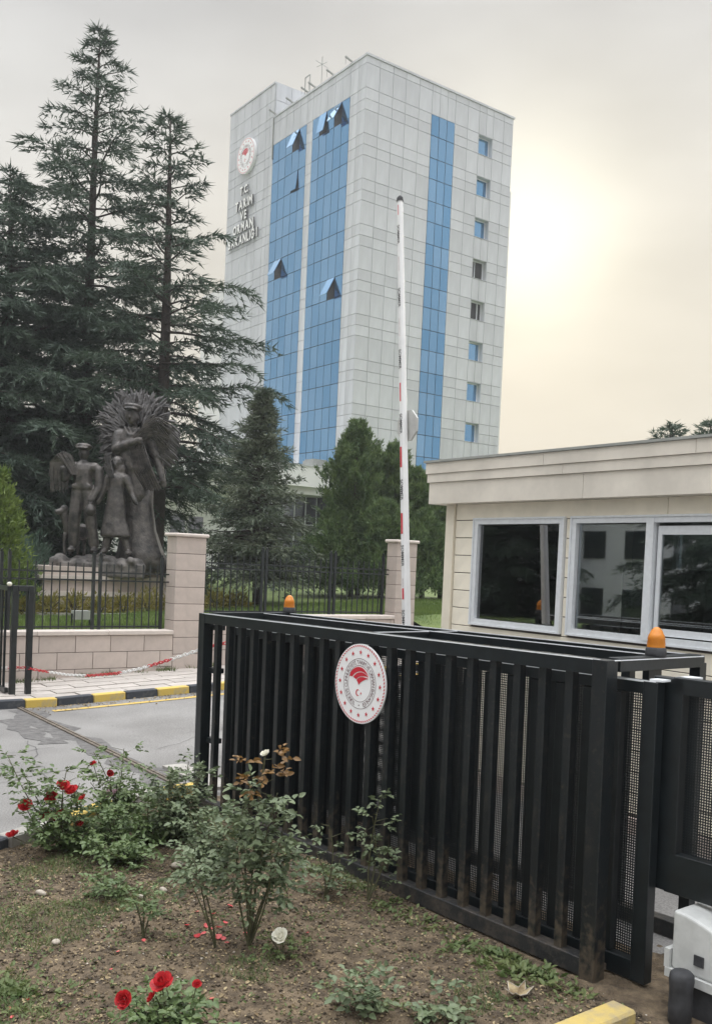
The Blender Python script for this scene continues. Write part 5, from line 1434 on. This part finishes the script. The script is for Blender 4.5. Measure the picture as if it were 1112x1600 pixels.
rose_bush((2.6, 6.35), 'low straggling rose shoots on the open soil behind the yellowing sprig', 'rose bush', fan(6, .2, .1, .24), 24, M_rose, leaf=.04, per=.05, low=.1, extra=14)
rose_bush((3.02, 5.1), 'tallest rose bush in the middle, with bronze young leaves at its tip', 'rose bush', [(.06, .0, 1.27), (.03, .03, 1.04), (.12, -.08, 1.05), (-.05, .06, .95), (.16, -.10, .86), (.08, .10, .86), (.05, -.12, .72), (.24, -.04, .6), (-.08, 0, .55)], 4, M_roseblue, leaf=.052, per=.05, low=.42, young=True,
          flowers=[(3.05, 5.04, 1.30, .03, M_white, 'pale withered bud')])
rose_bush((2.84, 5.2), 'leaning thin rose stem with a leafy tuft left of the tallest bush', 'rose bush', [(-.14, .10, .62), (-.08, .12, .55), (-.18, .06, .52)], 5, M_roseblue, leaf=.050, per=.03, low=.72)
rose_bush((4.2, 5.42), 'slender rose bush against the gate bars, the taller of two', 'rose bush', [(.08, -.02, .84), (.0, .0, .66), (.10, -.08, .45)], 6, M_roseblue, leaf=.045, per=.085, low=.3)
rose_bush((3.95, 5.62), 'small rose shoot left of the slender bush at the gate', 'rose bush', [(.02, .02, .58), (-.06, .05, .36), (.08, -.06, .3)], 7, M_roseblue, leaf=.042, per=.08, low=.2, extra=12)
rose_bush((2.13, 4.32), 'rose bush with two red blooms at the bottom edge', 'rose bush', fan(13, .2, .10, .27) , 8, per=.045, low=.1, extra=30,
          flowers=[(2.06, 4.31, .36, .052, M_red, None), (1.91, 4.42, .27, .042, M_red, None), (2.02, 4.33, .29, .03, M_red, None), (2.2, 4.21, .36, .022, M_red, None)])
rose_bush((2.52, 5.58), 'low rose sprig with yellowing leaves on the open soil', 'rose bush', [(.0, .02, .33), (.05, -.03, .26), (-.06, .03, .28), (.03, .06, .3)], 9, M_rose, leaf=.034, per=.03, low=.5)
rose_bush((3.12, 4.86), 'low plant carrying a single white bloom', 'rose bush', [(.0, .02, .16), (.06, -.08, .12), (-.05, .06, .13)], 10, M_weed, leaf=.03, per=.03, low=.1, extra=14,
          flowers=[(3.1, 4.86, .20, 0.046, M_white, 'open white bloom')])
rose_bush((3.1, 4.0), 'small rose seedling at the bottom centre', 'rose bush', [(.0, .02, .22), (.08, -.05, .15), (-.07, .05, .16)], 11, M_roseblue, per=.035, low=.1, extra=14)
rose_bush((3.42, 3.75), 'small rose seedling right of the bottom centre', 'rose bush', [(.03, .02, .12), (.08, -.05, .10), (-.05, .04, .1)], 12, M_roseblue, per=.035, low=.1, extra=14)

# ------------------------------------------------------------------ bed litter: weeds, clods, petals, stones
def scatter_weeds():
    rng = np.random.RandomState(77); Ps, Ds, Ls = [], [], []
    spots = []
    for _ in range(1500):
        x = rng.uniform(.8, 4.4); y = rng.uniform(3.0, 8.2)
        if y < bedy(x) - .1 and (rng.rand() < .35 or float(vnoise(np.array([x * 1.3 + 7]), np.array([y * 1.3]))[0]) + (.2 if x < 3.2 else 0) > .56): spots.append((x, y, 8, rng.uniform(.018, .036)))
    for _ in range(70):
        y = rng.uniform(3.5, 8.0); spots.append((4.40 + .05 * (y - 3.6) * 0 + rng.uniform(-.18, .1) - .045 * (y - 3.6), y, 11, .045))
    for _ in range(26): spots.append((4.26 + rng.randn() * .09, 4.0 + rng.randn() * .22, 13, .06))
    for _ in range(18): spots.append((1.62 + rng.randn() * .1, 5.3 + rng.randn() * .14, 14, .05))
    for _ in range(46): spots.append((rng.uniform(1.7, 3.2), rng.uniform(5.4, 7.0), 8, .03))
    for x, y, n, L in spots:
        z = float(soil_z(x, y))
        for i in range(n):
            a = rng.rand() * 6.28; d = np.array([math.cos(a), math.sin(a), rng.uniform(.15, .9)]); d /= np.linalg.norm(d)
            Ps.append(np.array([x, y, z]) + rng.randn(3) * np.array([.035, .035, .004]) + d * L * rng.rand() * .7); Ds.append(d); Ls.append(L * rng.uniform(.6, 1.2))
    V, F = leaf_batch(np.array(Ps), np.array(Ds), np.array(Ls), rng, .5); struct('weeds', npmesh('weeds', V, F, M_weed), None, 'stuff')
    # grass wisps
    n = 60000; x = rng.uniform(.6, 4.5, n); y = rng.uniform(3.0, 8.4, n); k = (vnoise(x * 2.1 + 40, y * 2.1) + .5 * vnoise(x * 6, y * 6 + 9) + .10 * (x < 2.9) > .88) & (y < np.array([bedy(a) for a in x]) - .05); x, y = x[k], y[k]
    struct('grass_wisps', blades('grass_wisps', np.stack([x, y, soil_z(x, y)], -1), .04, .006, M_weed, rng, 1.8), None, 'stuff')
def scatter_clods():
    rng = np.random.RandomState(5)
    base = np.array([(1, 0, 0), (-1, 0, 0), (0, 1, 0), (0, -1, 0), (0, 0, 1), (0, 0, -1)], float); fc = np.array([(0, 2, 4), (2, 1, 4), (1, 3, 4), (3, 0, 4), (2, 0, 5), (1, 2, 5), (3, 1, 5), (0, 3, 5)])
    def lumps(name, n, smin, smax, m, flat=.7):
        x = rng.uniform(.5, 4.55, n); y = 2.9 + (np.array([bedy(a) for a in x]) - 3.0) * rng.rand(n); z = soil_z(x, y)
        s = smin + (smax - smin) * rng.rand(n) ** 3
        V = base[None] * (1 + rng.randn(n, 6, 1) * .25) + rng.randn(n, 6, 3) * .18; a = rng.rand(n) * 6.28; ca, sa = np.cos(a)[:, None], np.sin(a)[:, None]
        V = np.stack([V[..., 0] * ca - V[..., 1] * sa, V[..., 0] * sa + V[..., 1] * ca, V[..., 2] * flat], -1) * s[:, None, None] + np.stack([x, y, z + s * .2], -1)[:, None]
        F = fc[None] + (np.arange(n) * 6)[:, None, None]
        struct(name, npmesh(name, V.reshape(-1, 3), F.reshape(-1, 3), m), None, 'stuff')
    lumps('soil_clods', 30000, .003, .017, M_clod, .6); lumps('soil_clods', 600, .015, .028, M_clod, .6); lumps('pebbles', 1500, .003, .011, M_pebble)
    # dry leaf bits
    n = 15000; x = rng.uniform(.5, 4.5, n); y = 2.9 + (np.array([bedy(a) for a in x]) - 3.0) * rng.rand(n); P = np.stack([x, y, soil_z(x, y) + .008], -1)
    D = rng.randn(n, 3); D[:, 2] *= .35; D /= np.linalg.norm(D, axis=1, keepdims=True); V, F = leaf_batch(P, D, rng.uniform(.006, .026, n) * (1 + .6 * (rng.rand(n) > .93)), rng, .6)
    struct('leaf_litter', npmesh('leaf_litter', V, F, M_litter), None, 'stuff')
    # litter along the kerb and on the road
    n = 420; x = rng.uniform(4.7, 9.5, n); y = 15.0 - np.abs(rng.randn(n)) * .22; P = np.stack([x, y, np.array([hx(a) for a in x]) + .012], -1)
    D = rng.randn(n, 3); D[:, 2] *= .3; D /= np.linalg.norm(D, axis=1, keepdims=True); V, F = leaf_batch(P, D, rng.uniform(.02, .055, n), rng, .6)
    struct('kerb_leaf_litter', npmesh('kerb_leaf_litter', V, F, M_litter), None, 'stuff')
scatter_weeds(); scatter_clods()
def petals():
    rng = random.Random(14)
    def pm(m):
        b = MB(); v = [(0, 0, 0)]
        ring = [(.5, .0, .12), (.45, .35, .2), (.12, .55, .22), (-.3, .45, .15), (-.5, .05, .1), (-.35, -.42, .16), (.1, -.5, .2), (.42, -.32, .18)]
        b.add([(0, 0, 0)] + ring, [(0, i + 1, (i + 1) % 8 + 1) for i in range(8)]); return b.mesh('rose_petal', m, True)
    pk, rd = pm(M_pink), pm(M_red)
    near = [(2.99, 5.76), (2.86, 5.64), (3.07, 5.68), (3.09, 5.54), (2.96, 5.48), (2.89, 5.46), (2.94, 5.35), (2.95, 5.3), (2.83, 5.43), (3.13, 5.32), (3.19, 5.35), (2.92, 5.2), (3.23, 5.73), (2.98, 5.6), (3.02, 5.5)]
    for i, (x, y) in enumerate(near + [(3.46, 5.1), (1.64, 5.09), (1.52, 5.02), (1.5, 4.9), (2.16, 5.21), (2.27, 5.38), (2.47, 5.46), (2.5, 4.6), (2.32, 4.5)]):
        o = link('rose_petal', rd if i in (1, 8, 16) else pk); s = rng.uniform(.032, .052) if i < 15 else rng.uniform(.022, .034); o.scale = (s, s * rng.uniform(.75, 1), s)
        o.location = (x, y, float(soil_z(x, y)) + .008); o.rotation_euler = (rng.uniform(-.4, .4), rng.uniform(-.4, .4), rng.uniform(0, 6))
        tag(o, {1: 'red petal farthest left in the cluster beside the tallest rose bush', 8: 'red petal at the front of the cluster beside the tallest rose bush'}.get(i, 'pink fallen petal in the cluster on the soil left of the tallest rose bush') if i < 15 else 'single pink petal lying alone on the bare soil', 'petal', 'petals beside the tallest rose bush' if i < 15 else 'stray petals on the soil')
    for i, (x, y, s, lab) in enumerate(((3.33, 6.78, .055, 'largest pale stone, behind the leaning rose stem'), (2.03, 5.79, .035, 'small whitish stone on the open soil at the left'), (2.99, 6.30, .04, 'grey stone between the sprig and the tallest bush'), (2.20, 6.62, .045, 'flat grey stone near the red rose bush'), (2.75, 6.15, .03, 'small pale stone above the low sprig'))):
        m = MB().ell((0, 0, s * .35), (s, s * .75, s * .5), 9, 6, Matrix.Rotation(i * .7, 3, (.2, .3, 1))); o = link('garden_stone', m.mesh('garden_stone', M_pebble, True)); o.location = (x, y, float(soil_z(x, y)))
        tag(o, lab, 'stone', 'loose stones on the bed')
    # curled dry leaf near the gate foot
    t = root('dry_leaf', (4.0, 3.72, .05), 'curled brown dry leaf with pale rim on the soil before the gate', 'leaf')
    b = MB(); v, f = [], []
    out = [(0, -.07), (.03, -.045), (.075, -.05), (.055, -.01), (.085, .03), (.04, .035), (.0, .085), (-.035, .035), (-.08, .03), (-.05, -.01), (-.07, -.05), (-.03, -.045)]
    z = lambda x, y: .012 + 6 * (x * x + y * y)
    b.add([(0, 0, .01)] + [(x, y, z(x, y)) for x, y in out], [(0, i + 1, (i + 1) % 12 + 1) for i in range(12)]); zb = float(soil_z(4.0, 3.72))
    part('blade', b, M_litter, t, local=True)
    rim = [(x, y, z(x, y) + .002) for x, y in out] ; rim.append(rim[0]); part('rim', MB().tube(rim, .003, 4), M_pebble, t, local=True); t.location.z = zb + .01
petals()
